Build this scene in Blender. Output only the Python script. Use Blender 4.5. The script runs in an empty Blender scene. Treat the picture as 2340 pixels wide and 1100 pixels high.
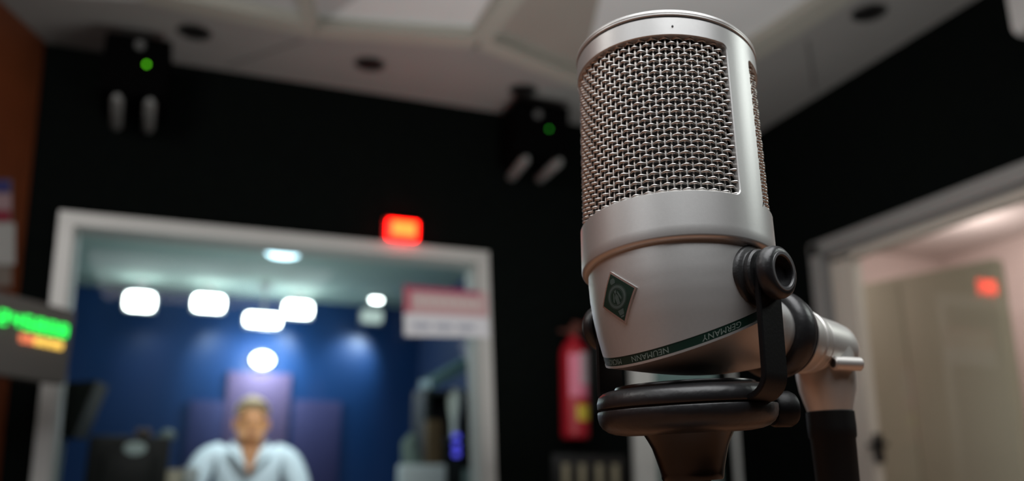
import bpy, bmesh, math, random
from mathutils import Vector, Matrix
from mathutils.geometry import delaunay_2d_cdt
random.seed(7)
PI = math.pi
scn = bpy.context.scene
col = scn.collection

# ------------------------------------------------------------------ camera
F, CX, CY = 2034.0, 1170.0, 550.0
v1 = Vector((6925 - CX, -(1137 - CY), -F)); v2 = Vector((389 - CX, -(1127 - CY), -F))
d2 = v2.normalized(); d1 = (v1 - d2 * v1.dot(d2)).normalized(); up = d1.cross(d2)
MW = Matrix((d1, d2, up))                      # world direction = MW @ camera direction
CAM = Vector((0, 0, .95))
def ray(px, py): return (MW @ Vector(((px - CX) / F, -(py - CY) / F, -1))).normalized()
def atY(px, py, y): d = ray(px, py); return CAM + d * (y / d.y)
def atX(px, py, x): d = ray(px, py); return CAM + d * (x / d.x)
def atZ(px, py, z): d = ray(px, py); return CAM + d * ((z - CAM.z) / d.z)
def atP(px, py, p, n): d = ray(px, py); return CAM + d * ((Vector(p) - CAM).dot(n) / d.dot(n))

cam = bpy.data.cameras.new('camera'); co = bpy.data.objects.new('camera', cam); col.objects.link(co)
co.matrix_world = Matrix.Translation(CAM) @ MW.to_4x4()
cam.sensor_width = 36; cam.lens = F / 2340 * 36; cam.clip_start = .01
cam.dof.use_dof = True; cam.dof.focus_distance = .283; cam.dof.aperture_fstop = 7.4
scn.camera = co
scn.view_settings.view_transform = 'Standard'
scn.view_settings.look = 'None'
scn.cycles.use_denoising = True
scn.cycles.max_bounces = 8
scn.cycles.sample_clamp_indirect = 6

# ------------------------------------------------------------------ materials
MATS = {}
def mat(name, base, rough=.5, metal=0., noise=0., nscale=40., bump=0., bscale=300., emit=None, estr=0., spec=.5, coat=0.):
    if name in MATS: return MATS[name]
    m = bpy.data.materials.new(name); m.use_nodes = True
    nt = m.node_tree; b = nt.nodes['Principled BSDF']
    b.inputs['Base Color'].default_value = (*base, 1); b.inputs['Roughness'].default_value = rough
    b.inputs['Metallic'].default_value = metal; b.inputs['Specular IOR Level'].default_value = spec
    b.inputs['Coat Weight'].default_value = coat
    if emit: b.inputs['Emission Color'].default_value = (*emit, 1); b.inputs['Emission Strength'].default_value = estr
    if noise or bump:
        tc = nt.nodes.new('ShaderNodeTexCoord')
    if noise:
        n = nt.nodes.new('ShaderNodeTexNoise'); n.inputs['Scale'].default_value = nscale; n.inputs['Detail'].default_value = 4
        nt.links.new(tc.outputs['Object'], n.inputs['Vector'])
        mx = nt.nodes.new('ShaderNodeMix'); mx.data_type = 'RGBA'
        mx.inputs[6].default_value = (*[c * (1 - noise) for c in base], 1); mx.inputs[7].default_value = (*[min(1, c * (1 + noise)) for c in base], 1)
        nt.links.new(n.outputs['Fac'], mx.inputs[0]); nt.links.new(mx.outputs[2], b.inputs['Base Color'])
    if bump:
        n2 = nt.nodes.new('ShaderNodeTexNoise'); n2.inputs['Scale'].default_value = bscale; n2.inputs['Detail'].default_value = 3
        nt.links.new(tc.outputs['Object'], n2.inputs['Vector'])
        bp = nt.nodes.new('ShaderNodeBump'); bp.inputs['Strength'].default_value = bump; bp.inputs['Distance'].default_value = .001
        nt.links.new(n2.outputs['Fac'], bp.inputs['Height']); nt.links.new(bp.outputs['Normal'], b.inputs['Normal'])
    MATS[name] = m; return m
def glass(name, tint=(1, 1, 1), f0=.07):
    m = bpy.data.materials.new(name); m.use_nodes = True; nt = m.node_tree; nt.nodes.clear()
    o = nt.nodes.new('ShaderNodeOutputMaterial'); mx = nt.nodes.new('ShaderNodeMixShader')
    lw = nt.nodes.new('ShaderNodeLayerWeight'); lw.inputs['Blend'].default_value = .5      # Schlick, same from both sides
    pw = nt.nodes.new('ShaderNodeMath'); pw.operation = 'POWER'; pw.inputs[1].default_value = 5
    fr = nt.nodes.new('ShaderNodeMath'); fr.operation = 'MULTIPLY_ADD'; fr.inputs[1].default_value = .8; fr.inputs[2].default_value = f0
    nt.links.new(lw.outputs['Facing'], pw.inputs[0]); nt.links.new(pw.outputs[0], fr.inputs[0])
    t = nt.nodes.new('ShaderNodeBsdfTransparent'); t.inputs['Color'].default_value = (*tint, 1)
    g = nt.nodes.new('ShaderNodeBsdfGlossy'); g.inputs['Roughness'].default_value = 0.0
    nt.links.new(fr.outputs[0], mx.inputs[0]); nt.links.new(t.outputs[0], mx.inputs[1]); nt.links.new(g.outputs[0], mx.inputs[2])
    nt.links.new(mx.outputs[0], o.inputs['Surface']); return m
def emis(name, c, s): return mat(name, (.02, .02, .02), .4, emit=c, estr=s)

SATIN = mat('satin_nickel', (.58, .575, .565), .42, .72, noise=.04, nscale=900, bump=.015, bscale=2500)
WIRE = mat('steel_wire', (.62, .59, .56), .30, .85)
DARKIN = mat('basket_interior', (.012, .012, .012), .7)
BLACKM = mat('black_anodised', (.018, .018, .019), .38, .2, spec=.5, bump=.1, bscale=900)
STRAPM = mat('black_strap', (.0025, .0025, .003), .45, .0, bump=.05, bscale=900, spec=.22)
RUBBER = mat('black_rubber', (.012, .012, .0135), .36, noise=.3, nscale=220, bump=.12, bscale=500)
GLOSSB = mat('gloss_black', (.005, .004, .004), .24, spec=.4)
PLUGM = mat('plug_nickel', (.66, .64, .61), .42, .7)
GREEN = mat('badge_green', (.003, .024, .016), .35)
BANDG = mat('band_green', (.003, .020, .013), .4)
PALE = mat('pale_print', (.045, .07, .064), .5)
LETTER = mat('letter_print', (.15, .195, .175), .5)
CHROME = mat('badge_rim', (.68, .68, .68), .22, .9)

# ------------------------------------------------------------------ object helpers
def tag(o, label=None, cat=None, group=None, kind=None):
    if label: o['label'] = label
    if cat: o['category'] = cat
    if group: o['group'] = group
    if kind: o['kind'] = kind
    return o
def empty(name, loc=(0, 0, 0), M=None):
    o = bpy.data.objects.new(name, None); o.empty_display_size = .02; col.objects.link(o)
    o.matrix_world = M if M is not None else Matrix.Translation(Vector(loc)); return o
def obj(name, bm, m, parent=None, smooth=None, M=None, keep=False):
    me = bpy.data.meshes.new(name)
    bmesh.ops.recalc_face_normals(bm, faces=bm.faces) if not keep else None
    bm.to_mesh(me); bm.free()
    for x in (m if isinstance(m, (list, tuple)) else [m]): me.materials.append(x)
    if smooth is not None:
        for p in me.polygons: p.use_smooth = True
        me.set_sharp_from_angle(angle=math.radians(smooth))
    o = bpy.data.objects.new(name, me); col.objects.link(o)
    if parent: o.parent = parent
    if M is not None: o.matrix_local = M
    return o
def copy_tree(o, parent=None):
    c = o.copy(); col.objects.link(c); c.parent = parent
    if parent: c.matrix_local = o.matrix_local
    for ch in list(o.children): copy_tree(ch, c)
    return c
def box(bm, c, s, bev=0., M=None, mi=0):
    r = bmesh.ops.create_cube(bm, size=1, matrix=Matrix.Translation(Vector(c)) @ Matrix.Diagonal((*s, 1)))
    vs = r['verts']; fs = {f for v in vs for f in v.link_faces}
    for f in fs: f.material_index = mi
    if bev:
        es = list({e for v in vs for e in v.link_edges})
        rr = bmesh.ops.bevel(bm, geom=es, offset=bev, segments=2, affect='EDGES', profile=.6)
        vs = list({v for f in rr['faces'] for v in f.verts} | {v for v in vs if v.is_valid})
    if M is not None: bmesh.ops.transform(bm, matrix=M, verts=[v for v in vs if v.is_valid])
    return vs
def lathe(bm, prof, axis='Z', n=64, off=(0, 0, 0), M=None, cap=True, mi=0):
    rows = []; off = Vector(off)
    for (h, r) in prof:
        row = []
        for i in range(n):
            a = 2 * PI * i / n; c, s = r * math.cos(a), r * math.sin(a)
            p = {'Z': (c, s, h), 'Y': (c, h, s), 'X': (h, c, s)}[axis]
            p = Vector(p) + off
            row.append(bm.verts.new(M @ p if M else p))
        rows.append(row)
    for a, b in zip(rows, rows[1:]):
        for i in range(n):
            f = bm.faces.new((a[i], a[(i + 1) % n], b[(i + 1) % n], b[i])); f.material_index = mi
    if cap:
        bm.faces.new(rows[0]).material_index = mi; bm.faces.new(rows[-1]).material_index = mi
    return rows
def tube(bm, pts, r, n=8, closed=False, caps=True, nrm=None):
    pts = [Vector(p) for p in pts]; rows = []
    N = len(pts); prev = nrm
    for i, p in enumerate(pts):
        if closed: t = pts[(i + 1) % N] - pts[i - 1]
        else: t = pts[min(i + 1, N - 1)] - pts[max(i - 1, 0)]
        t.normalize()
        if prev is None: prev = Vector((0, 0, 1)) if abs(t.z) < .9 else Vector((1, 0, 0))
        e1 = (prev - t * prev.dot(t)).normalized(); e2 = t.cross(e1); prev = e1
        rr = r[i] if isinstance(r, (list, tuple)) else r
        rows.append([bm.verts.new(p + (e1 * math.cos(2 * PI * k / n) + e2 * math.sin(2 * PI * k / n)) * rr) for k in range(n)])
    pairs = list(zip(rows, rows[1:])) + ([(rows[-1], rows[0])] if closed else [])
    for a, b in pairs:
        for k in range(n): bm.faces.new((a[k], a[(k + 1) % n], b[(k + 1) % n], b[k]))
    if caps and not closed: bm.faces.new(rows[0]); bm.faces.new(rows[-1])
def strip(bm, path, w, t, wdir):
    """flat strap: path of (point, outward normal); width along wdir, thickness along -normal"""
    wd = Vector(wdir).normalized(); rows = []
    for p, n in path:
        p, n = Vector(p), Vector(n).normalized(); ww = w
        b = .0004
        prof = [(-w / 2, 0 - b), (-w / 2 + b, 0), (w / 2 - b, 0), (w / 2, -b), (w / 2, -t), (-w / 2, -t)]
        rows.append([bm.verts.new(p + wd * u + n * v) for u, v in prof])
    for a, b in zip(rows, rows[1:]):
        for k in range(6): bm.faces.new((a[k], a[(k + 1) % 6], b[(k + 1) % 6], b[k]))
    bm.faces.new(rows[0]); bm.faces.new(rows[-1])
def prism(bm, poly, dvec, mi=0):
    a = [bm.verts.new(Vector(p)) for p in poly]; b = [bm.verts.new(Vector(p) + Vector(dvec)) for p in poly]
    n = len(a); fs = [bm.faces.new(a), bm.faces.new(b)] + [bm.faces.new((a[i], a[(i + 1) % n], b[(i + 1) % n], b[i])) for i in range(n)]
    for f in fs: f.material_index = mi
def B(): return bmesh.new()
def text_bm(s, size):
    cu = bpy.data.curves.new('t', 'FONT'); cu.body = s; cu.size = size; cu.align_x = 'CENTER'; cu.align_y = 'CENTER'; cu.resolution_u = 3
    o = bpy.data.objects.new('t', cu); col.objects.link(o)
    dg = bpy.context.evaluated_depsgraph_get(); dg.update()
    me = bpy.data.meshes.new_from_object(o.evaluated_get(dg)); bm = bmesh.new(); bm.from_mesh(me)
    bpy.data.objects.remove(o); bpy.data.curves.remove(cu); bpy.data.meshes.remove(me)
    return bm

# ================================================================== MICROPHONE
O = Vector((.15501, .25686, .0738642)) + CAM
NB = Vector((.0052, .0986, 1)).normalized()
PX = Vector((.356, -.934, 0)); PX = (PX - NB * PX.dot(NB)).normalized(); PY = NB.cross(PX)
ML = Matrix((PX, PY, NB)).transposed()
MM = Matrix.Translation(O) @ ML.to_4x4()
MLi = ML.transposed()
AL = MLi @ Vector((.0384, .0886, 1)); NT = (MLi @ Vector((.1132, .0814, 1))).normalized()
def warp(p):
    p = Vector(p)
    if p.z <= 0: return p
    w = min(p.z / .078, 1.05)
    n = (Vector((0, 0, 1)).lerp(NT, w)).normalized()
    e1 = (Vector((1, 0, 0)) - n * n.x).normalized(); e2 = n.cross(e1)
    return AL * p.z + e1 * p.x + e2 * p.y
def warp_bm(bm):
    for v in bm.verts: v.co = warp(v.co)
mic = empty('microphone', M=MM)
tag(mic, 'satin silver studio microphone with woven wire grille on a black disc stand', 'microphone')

# head frame : ring, two pillars and wide lower collar in one casting, two window openings
RC, ZB, ZT = .0327, .0, .0777
WZ0, WZ1, WA = .0142, .0712, math.radians(11.5)
WB_ = math.radians(8.8)
def wang(pc): return WA if pc < 0 else WB_
def wloop(pc, off=0., n=5):
    h = PI / 2 - wang(pc) - off / RC; rr = .0022 - off * .5; z0, z1 = WZ0 + off, WZ1 - off; ra = rr / RC
    L = []
    for (cx, cz, a0) in ((pc + h - ra, z0 + rr, -PI / 2), (pc + h - ra, z1 - rr, 0), (pc - h + ra, z1 - rr, PI / 2), (pc - h + ra, z0 + rr, PI)):
        for i in range(n): a = a0 + PI / 2 * i / (n - 1); L.append((cx + ra * math.cos(a), cz + rr * math.sin(a)))
    # subdivide the long edges so they follow the cylinder
    out = []
    for i, p in enumerate(L):
        q = L[(i + 1) % len(L)]; k = max(1, int(abs(q[0] - p[0]) / math.radians(2.5)), int(abs(q[1] - p[1]) / .006))
        for j in range(k): out.append((p[0] + (q[0] - p[0]) * j / k, p[1] + (q[1] - p[1]) * j / k))
    return out
bm = B()
pts, edges = [], []
NS = 144
def addloop(L, closed=True):
    s = len(pts); pts.extend(Vector((p[0] * RC, p[1])) for p in L)
    for i in range(len(L) - (0 if closed else 1)): edges.append((s + i, s + (i + 1) % len(L)))
A0 = -PI
border = [(A0 + 2 * PI * i / NS, ZB) for i in range(NS + 1)] + [(A0 + 2 * PI, ZB + (ZT - ZB) * i / 12) for i in range(1, 12)] + \
         [(A0 + 2 * PI * (NS - i) / NS, ZT) for i in range(NS + 1)] + [(A0, ZT - (ZT - ZB) * i / 12) for i in range(1, 12)]
addloop(border); wl = [wloop(-PI / 2), wloop(PI / 2)]
for L in wl: addloop(L)
for i in range(1, NS):
    for j in range(1, 24):
        a, z = A0 + 2 * PI * i / NS, ZB + (ZT - ZB) * j / 24
        if min(abs(abs(a) - PI / 2 - s * (PI / 2 - wang(a))) for s in (-1, 1)) < .02: continue
        inw = (WZ0 - .0012 < z < WZ1 + .0012) and (abs(abs(a) - PI / 2) < PI / 2 - wang(a) + .035)
        if not inw: pts.append(Vector((a * RC, z)))
vo, eo, fo, *_ = delaunay_2d_cdt(pts, edges, [], 0, 1e-7)
cv = [bm.verts.new((RC * math.cos(p.x / RC), RC * math.sin(p.x / RC), p.y)) for p in vo]
for f in fo:
    c = sum((vo[i] for i in f), Vector((0, 0))) / len(f)
    a = c.x / RC
    if WZ0 < c.y < WZ1 and abs(abs(a) - PI / 2) < PI / 2 - wang(a): continue
    bm.faces.new([cv[i] for i in f])
def cyl(L, r): return [(r * math.cos(a), r * math.sin(a), z) for a, z in L]
for pc in (-PI / 2, PI / 2):
    rings = [cyl(wloop(pc, 0), RC), cyl(wloop(pc, .0003), RC - .0003), cyl(wloop(pc, .0004), .0302)]
    rv = [[bm.verts.new(p) for p in R] for R in rings]
    for a, b in zip(rv, rv[1:]):
        m_ = min(len(a), len(b))
        for i in range(m_): bm.faces.new((a[i], a[(i + 1) % m_], b[(i + 1) % m_], b[i]))
bmesh.ops.remove_doubles(bm, verts=bm.verts, dist=1e-6)
lathe(bm, [(ZB, RC), (-.0006, RC - .0002), (-.0011, RC - .0008), (-.0013, RC - .0016), (-.0013, .0298)], n=NS, cap=False)
lathe(bm, [(ZT, RC), (ZT + .0003, RC - .0003), (ZT + .0003, .0300)], n=NS, cap=False)
bmesh.ops.remove_doubles(bm, verts=bm.verts, dist=2e-6)
lone = [v for v in bm.verts if not v.link_faces]; bmesh.ops.delete(bm, geom=lone, context='VERTS')
warp_bm(bm); obj('head_frame', bm, SATIN, mic, 40)
# tiny screw dimple on the ring
bm = B(); lathe(bm, [(0, .0004), (.0004, .0003)], 'X', 12, off=(RC - .0001, 0, .0742), M=Matrix.Rotation(math.radians(-46), 4, 'Z')); warp_bm(bm); obj('ring_screw', bm, BLACKM, mic, 40)
# cap
bm = B(); lathe(bm, [(.0777, .0306), (.0786, .0306), (.0786, .0326), (.0789, .0329), (.0794, .0329), (.07945, .0327), (.0796, .0330), (.0803, .0330), (.0809, .0326), (.0812, .0319), (.0813, .0308), (.0811, .002)], n=128); warp_bm(bm)
obj('top_cap', bm, SATIN, mic, 35)
# dark basket behind the mesh
bm = B(); lathe(bm, [(.004, .0285), (.077, .0285)], n=64); warp_bm(bm); obj('inner_basket', bm, DARKIN, mic, 40)
# woven grille
NW = 92; PITCH = 2 * PI / NW; RG = .03105; PZ = .00213; Z0 = WZ0 - .001; NR = int((WZ1 + .001 - Z0) / PZ) + 1
def grille(name, pc):
    bm = B(); h = PI / 2 - wang(pc) + .03
    k0, k1 = math.ceil((pc - h) / PITCH), math.floor((pc + h) / PITCH)
    for k in range(k0, k1 + 1):
        a = k * PITCH; P = []
        for j in range(NR * 3 + 1):
            z = Z0 + PZ * j / 3; r = RG - .00044 - .00006 * math.cos(PI * (k + j / 3)); P.append(warp((r * math.cos(a), r * math.sin(a), z)))
        tube(bm, P, .00033, 6, caps=False, nrm=Vector((math.cos(a), math.sin(a), 0)))
    for i in range(NR):
        P = []; n = (k1 - k0) * 5
        for j in range(n + 1):
            a = k0 * PITCH + (k1 - k0) * PITCH * j / n
            r = RG - .0001 + .00068 * math.cos(PI * (a / PITCH + i)); P.append(warp((r * math.cos(a), r * math.sin(a), Z0 + PZ * i)))
        tube(bm, P, .00048, 6, caps=False, nrm=Vector((0, 0, 1)))
    return obj(name, bm, WIRE, mic, 60)
tag(grille('front_grille', -PI / 2), 'woven steel wire mesh in the wide front opening')
tag(grille('rear_grille', PI / 2), 'woven steel wire mesh in the rear opening')

# tapered lower body, obliquely cut; name band; lower shell swept to the rear socket
PR = [(.002, .0300), (0, .0304), (-.004, .0306), (-.010, .0304), (-.016, .0298), (-.022, .0288), (-.028, .0275), (-.034, .0262), (-.040, .0249)]
def rad(z):
    for (z0, r0), (z1, r1) in zip(PR, PR[1:]):
        if z >= z1: t = (z - z0) / (z1 - z0); return r0 + (r1 - r0) * t
    return PR[-1][1]
def zcut(a, off=0.):
    z = -.025
    for _ in range(30): r = rad(z); z = -.0242 + .47 * r * math.sin(a) - .03 * r * math.cos(a) + off
    return z
N = 128; BW = .0030
bm = B(); rows = []
for j in range(17):
    row = []
    for i in range(N):
        a = 2 * PI * i / N; z1 = zcut(a, BW); z = .001 + (z1 - .001) * j / 16; r = rad(z); row.append(bm.verts.new((r * math.cos(a), r * math.sin(a), z)))
    rows.append(row)
for a, b in zip(rows, rows[1:]):
    for i in range(N): bm.faces.new((a[i], a[(i + 1) % N], b[(i + 1) % N], b[i]))
bm.faces.new(rows[0]); obj('body', bm, SATIN, mic, 50)
def band(o0, o1, dr, nrows=3):
    bm = B(); rows = []
    seq = [(o0, -.0004)] + [(o0 + (o1 - o0) * j / nrows, dr) for j in range(nrows + 1)] + [(o1, -.0006)]
    for o_, d in seq:
        row = []
        for i in range(N): a = 2 * PI * i / N; z = zcut(a, o_); r = rad(z) + d; row.append(bm.verts.new((r * math.cos(a), r * math.sin(a), z)))
        rows.append(row)
    for a, b in zip(rows, rows[1:]):
        for i in range(N): bm.faces.new((a[i], a[(i + 1) % N], b[(i + 1) % N], b[i]))
    return bm
nb_ = obj('name_band', band(BW, 0, -.0001), BANDG, mic, 40)
tag(nb_, 'dark green name band running obliquely round the body')
obj('lip', band(0, -.0008, .0001), SATIN, mic, 40)
def band_text(s, adeg, size, stretch=1.):
    t = text_bm(s, size)
    for v in t.verts:
        a = math.radians(adeg) - v.co.x * stretch / .0262
        z = zcut(a, BW / 2 - v.co.y * 1.02); r = rad(z) + .00003
        v.co = Vector((r * math.cos(a), r * math.sin(a), z))
    return t
bm = B()
for s, a_, sz in (('GERMANY', -28, .0027), ('NEUMANN', -78.5, .0027), ('MICROPHONES', -123, .0026), ('GERMANY', 172, .0027), ('NEUMANN', 118, .0027), ('MICROPHONES', 72, .0026)):
    t = band_text(s, a_, sz); me = bpy.data.meshes.new('x'); t.to_mesh(me); t.free(); bm.from_mesh(me); bpy.data.meshes.remove(me)
tag(obj('lettering', bm, LETTER, nb_, keep=True), 'pale upside-down lettering on the band')
# lower shell
YE, ZE, RE = .048, -.0146, .0127
bm = B(); rows = []
for j in range(13):
    u = j / 12; row = []
    for i in range(N):
        a = 2 * PI * i / N; z = zcut(a, -.0008); r = rad(z) - .0003
        p = Vector((r * math.cos(a), r * math.sin(a), z)); q = Vector((RE * math.cos(a), YE, ZE + RE * math.sin(a)))
        m_ = p.lerp(q, u); m_.z -= .0030 * math.sin(PI * u) * max(0, -math.sin(a)) ** .7; row.append(bm.verts.new(m_))
    rows.append(row)
for a, b in zip(rows, rows[1:]):
    for i in range(N): bm.faces.new((a[i], a[(i + 1) % N], b[(i + 1) % N], b[i]))
bm.faces.new(rows[-1]); obj('rear_socket_shell', bm, SATIN, mic, 50)

# badge : rim, green field, pale emblem (upside down like the rest of the microphone)
def onbody(u, v, h):
    """u to the right, v up, on the front of the body, height h off it"""
    z = -.0154 + v; a = -PI / 2 - .055 + u / .0296; r = rad(z) + h; return Vector((r * math.cos(a), r * math.sin(a), z))
ROT = math.radians(9)
def rt(u, v): return u * math.cos(ROT) - v * math.sin(ROT), u * math.sin(ROT) + v * math.cos(ROT)
def patch(bm, poly, h0, h1, sub=10):
    bot, top = [], []
    n = len(poly); L = []
    for i in range(n):
        p, q = poly[i], poly[(i + 1) % n]
        for k in range(sub): L.append((p[0] + (q[0] - p[0]) * k / sub, p[1] + (q[1] - p[1]) * k / sub))
    for u, v in L:
        u, v = rt(u, v); bot.append(bm.verts.new(onbody(u, v, h0))); top.append(bm.verts.new(onbody(u, v, h1)))
    m_ = len(L)
    for i in range(m_): bm.faces.new((bot[i], bot[(i + 1) % m_], top[(i + 1) % m_], top[i]))
    cu, cv_ = sum(p[0] for p in L) / m_, sum(p[1] for p in L) / m_
    prev = top
    for s in (.75, .5, .25):
        cur = []
        for u, v in L:
            u, v = rt(cu + (u - cu) * s, cv_ + (v - cv_) * s); cur.append(bm.verts.new(onbody(u, v, h1)))
        for i in range(m_): bm.faces.new((prev[i], prev[(i + 1) % m_], cur[(i + 1) % m_], cur[i]))
        prev = cur
    bm.faces.new(prev)
HB, WB = .0089, .0078
bm = B(); patch(bm, [(0, HB), (-WB, 0), (0, -HB), (WB, 0)], -.0006, .00055); badge = obj('badge', bm, CHROME, mic, 30)
tag(badge, 'diamond badge with bright rim and dark green field')
bm = B(); k = .90; patch(bm, [(0, HB * k), (-WB * k, 0), (0, -HB * k), (WB * k, 0)], .0002, .00060); obj('green_field', bm, GREEN, badge, 30)
bm = B()
def ring2(r0, r1, sx=1., n=40, h=.00064, cy=0.):
    A, C_ = [], []
    for i in range(n):
        a = 2 * PI * i / n
        A.append(bm.verts.new(onbody(*rt(r0 * sx * math.cos(a), cy + r0 * math.sin(a)), h))); C_.append(bm.verts.new(onbody(*rt(r1 * sx * math.cos(a), cy + r1 * math.sin(a)), h)))
    for i in range(n): bm.faces.new((A[i], A[(i + 1) % n], C_[(i + 1) % n], C_[i]))
def poly2(P, h=.00064): bm.faces.new([bm.verts.new(onbody(*rt(u, v), h)) for u, v in P])
ring2(.0037, .0028); ring2(.0026, .00245); ring2(.0040, .0039)
poly2([(-.0019, -.0010), (-.0014, -.0016), (-.0006, .0010), (-.0009, .0018)]); poly2([(.0019, -.0010), (.0014, -.0016), (.0006, .0010), (.0009, .0018)])
poly2([(-.0006, -.0024), (.0006, -.0024), (.0008, .0000), (0, .0012), (-.0008, .0000)])
poly2([(-.0004, .0012), (.0004, .0012), (.0005, .0022), (-.0005, .0022)])
poly2([(-.0009, .0044), (.0009, .0044), (.0011, .0054), (.0006, .0062), (-.0006, .0062), (-.0011, .0054)])
poly2([(-.0012, -.0043), (.0012, -.0043), (.0009, -.0060), (-.0009, -.0060)]); poly2([(-.0008, -.0062), (.0008, -.0062), (.0006, -.0068), (-.0006, -.0068)])
obj('emblem', bm, PALE, badge, keep=True)

# yoke with pivot knobs
YM = Matrix.Translation(MM @ Vector((0, 0, -.0125))) @ Matrix((Vector((.356, -.934, 0)).normalized(), Vector((.934, .356, 0)).normalized(), Vector((0, 0, 1)))).transposed().to_4x4()
YL = MM.inverted() @ YM
PZW = YM.translation.z
BASE = Vector((.15541803, .25660326, .02746)) + CAM
zb = BASE.z - PZW
XS = .0345
DZ = {1: .0040, -1: -.0034}
def yoke_half(s):
    P = []
    zt = .0 + DZ[s]
    P.append(((s * XS, 0, zt), (s, 0, 0)))
    rr = .0082
    P.append(((s * XS, 0, zb + rr - .0006), (s, 0, 0)))
    for i in range(1, 9):
        a = PI / 2 * i / 8; P.append(((s * (XS - rr + rr * math.cos(a)), 0, zb - .0006 + rr - rr * math.sin(a)), (s * math.cos(a), 0, -math.sin(a))))
    P.append(((0, 0, zb - .0006), (0, 0, -1)))
    return P
bm = B()
P = yoke_half(1) + [q for q in reversed(yoke_half(-1)[:-1])]
strip(bm, P, .0118, .0017, (0, 1, 0))
for s in (1, -1): lathe(bm, [(s * (XS - .0017), .0059), (s * XS, .0059)], 'X', 40, off=(0, 0, DZ[s]))
yk = obj('yoke_bracket', bm, STRAPM, mic, 35, M=YL)
for s in (1, -1):
    bm = B(); lathe(bm, [(s * .0250, .0104), (s * .0293, .0102), (s * .0300, .0096), (s * .0302, .0086), (s * .0306, .0082), (s * .0312, .0084), (s * .0322, .0084), (s * .0328, .0078), (s * .0328, .0040)], 'X', 48, off=(0, 0, DZ[s]))
    tag(obj('pivot_boss', bm, BLACKM, mic, 40, M=YL), 'dark rounded pivot boss on the body')
    bm = B(); lathe(bm, [(s * .0345, .0074), (s * .0350, .0080), (s * .0358, .0083), (s * .0376, .0083), (s * .0388, .0079), (s * .0395, .0071), (s * .0397, .0063), (s * .0397, .0051), (s * .0394, .0048), (s * .0372, .0047), (s * .0370, .001)], 'X', 56, off=(0, 0, DZ[s]))
    kn = obj('pivot_knob', bm, RUBBER, mic, 35, M=YL)
    bm = B(); lathe(bm, [(s * .0395, .0064), (s * .03985, .0060), (s * .03985, .0052), (s * .0394, .0049)], 'X', 48, off=(0, 0, DZ[s]), cap=False)
    tag(obj('washer_ring', bm, mat('grey_ring', (.10, .10, .105), .35, .3), kn, 40), 'grey ring round the recess of the knob')

# ------------------------------------------------------------------ cable with angled plug
cab = empty('microphone_cable', M=MM)
tag(cab, 'right-angle silver plug and black cable behind the microphone', 'cable')
ZQ = -.0146
bm = B(); lathe(bm, [(.0480, .0129), (.0485, .0146), (.0500, .0160), (.0525, .0167), (.0550, .0167), (.0567, .0162), (.0571, .0155), (.0577, .0155), (.0581, .0159), (.0597, .0153), (.0615, .0138), (.0622, .0127)], 'Y', 64, off=(0, 0, ZQ))
tag(obj('rubber_collar', bm, RUBBER, cab, 35), 'thick black rubber collar')
bm = B(); lathe(bm, [(.0620, .0126), (.0690, .0126), (.0704, .0120), (.0710, .0120), (.0714, .0124), (.0760, .0118), (.0764, .0110), (.0770, .0110), (.0774, .0114), (.0905, .0112), (.0960, .0107), (.0995, .0093), (.1020, .0068), (.1030, .0035), (.1032, .0005)], 'Y', 64, off=(0, 0, ZQ))
obj('plug_barrel', bm, PLUGM, cab, 35)
# clamp leg of the plug, going straight down in the room
DW = MLi @ Vector((0, 0, -1)); DE = MLi @ Vector((.03, .01, -1)).normalized()
J = Vector((0, .0882, ZQ))
def along(d, o_): 
    d = d.normalized(); e = Vector((1, 0, 0)); e = (e - d * e.dot(d)).normalized(); f = d.cross(e)
    return Matrix.Translation(o_) @ Matrix((e, f, d)).transposed().to_4x4()
LM = along(DE, J)
bm = B(); lathe(bm, [(.000, .0112), (.006, .0114), (.012, .0113), (.017, .0107), (.0240, .0087), (.0255, .0083)], n=48, M=LM)
obj('plug_leg', bm, PLUGM, cab, 35)
SCM = Matrix.Translation((.0112, .0848, -.0238)) @ Matrix.Rotation(math.radians(64), 4, 'Z')
bm = B(); lathe(bm, [(-.0066, .0021), (-.0060, .0026), (.0050, .0026), (.0056, .0021)], 'X', 24, M=SCM)
sc = obj('clamp_screw', bm, PLUGM, cab, 35)
bm = B(); lathe(bm, [(-.0068, .0016), (-.0062, .0016)], 'X', 20, M=SCM); obj('screw_slot', bm, DARKIN, sc, 40)
bm = B(); lathe(bm, [(.0248, .0084), (.0252, .0090), (.0310, .0091), (.0345, .0089), (.0355, .0084), (.060, .0078), (.066, .0070), (.0670, .0050)], n=48, M=LM)
tag(obj('strain_relief', bm, mat('boot_black', (.004, .004, .004), .55, spec=.2), cab, 35), 'black boot below the silver elbow')
bm = B(); p0 = LM @ Vector((0, 0, .066)); pw = MM @ p0
P = [pw, pw + Vector((.003, .001, -.03)), pw + Vector((.012, .008, -.07)), pw + Vector((.03, .03, -.108)), pw + Vector((.07, .08, -.122)), pw + Vector((.14, .16, -.124)), pw + Vector((.24, .2, -.124))]
Q = []
for i in range(len(P) - 1):
    a, b, c, d = P[max(i - 1, 0)], P[i], P[i + 1], P[min(i + 2, len(P) - 1)]
    for k in range(8):
        t = k / 8; Q.append(.5 * ((2 * b) + (c - a) * t + (2 * a - 5 * b + 4 * c - d) * t * t + (3 * b - a - 3 * c + d) * t ** 3))
DESK = pw.z - .124 - .0036
tube(bm, [MM.inverted() @ q for q in Q], .0034, 12); obj('cord', bm, mat('boot_black', (.004,) * 3, .55), cab, 60)

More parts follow.
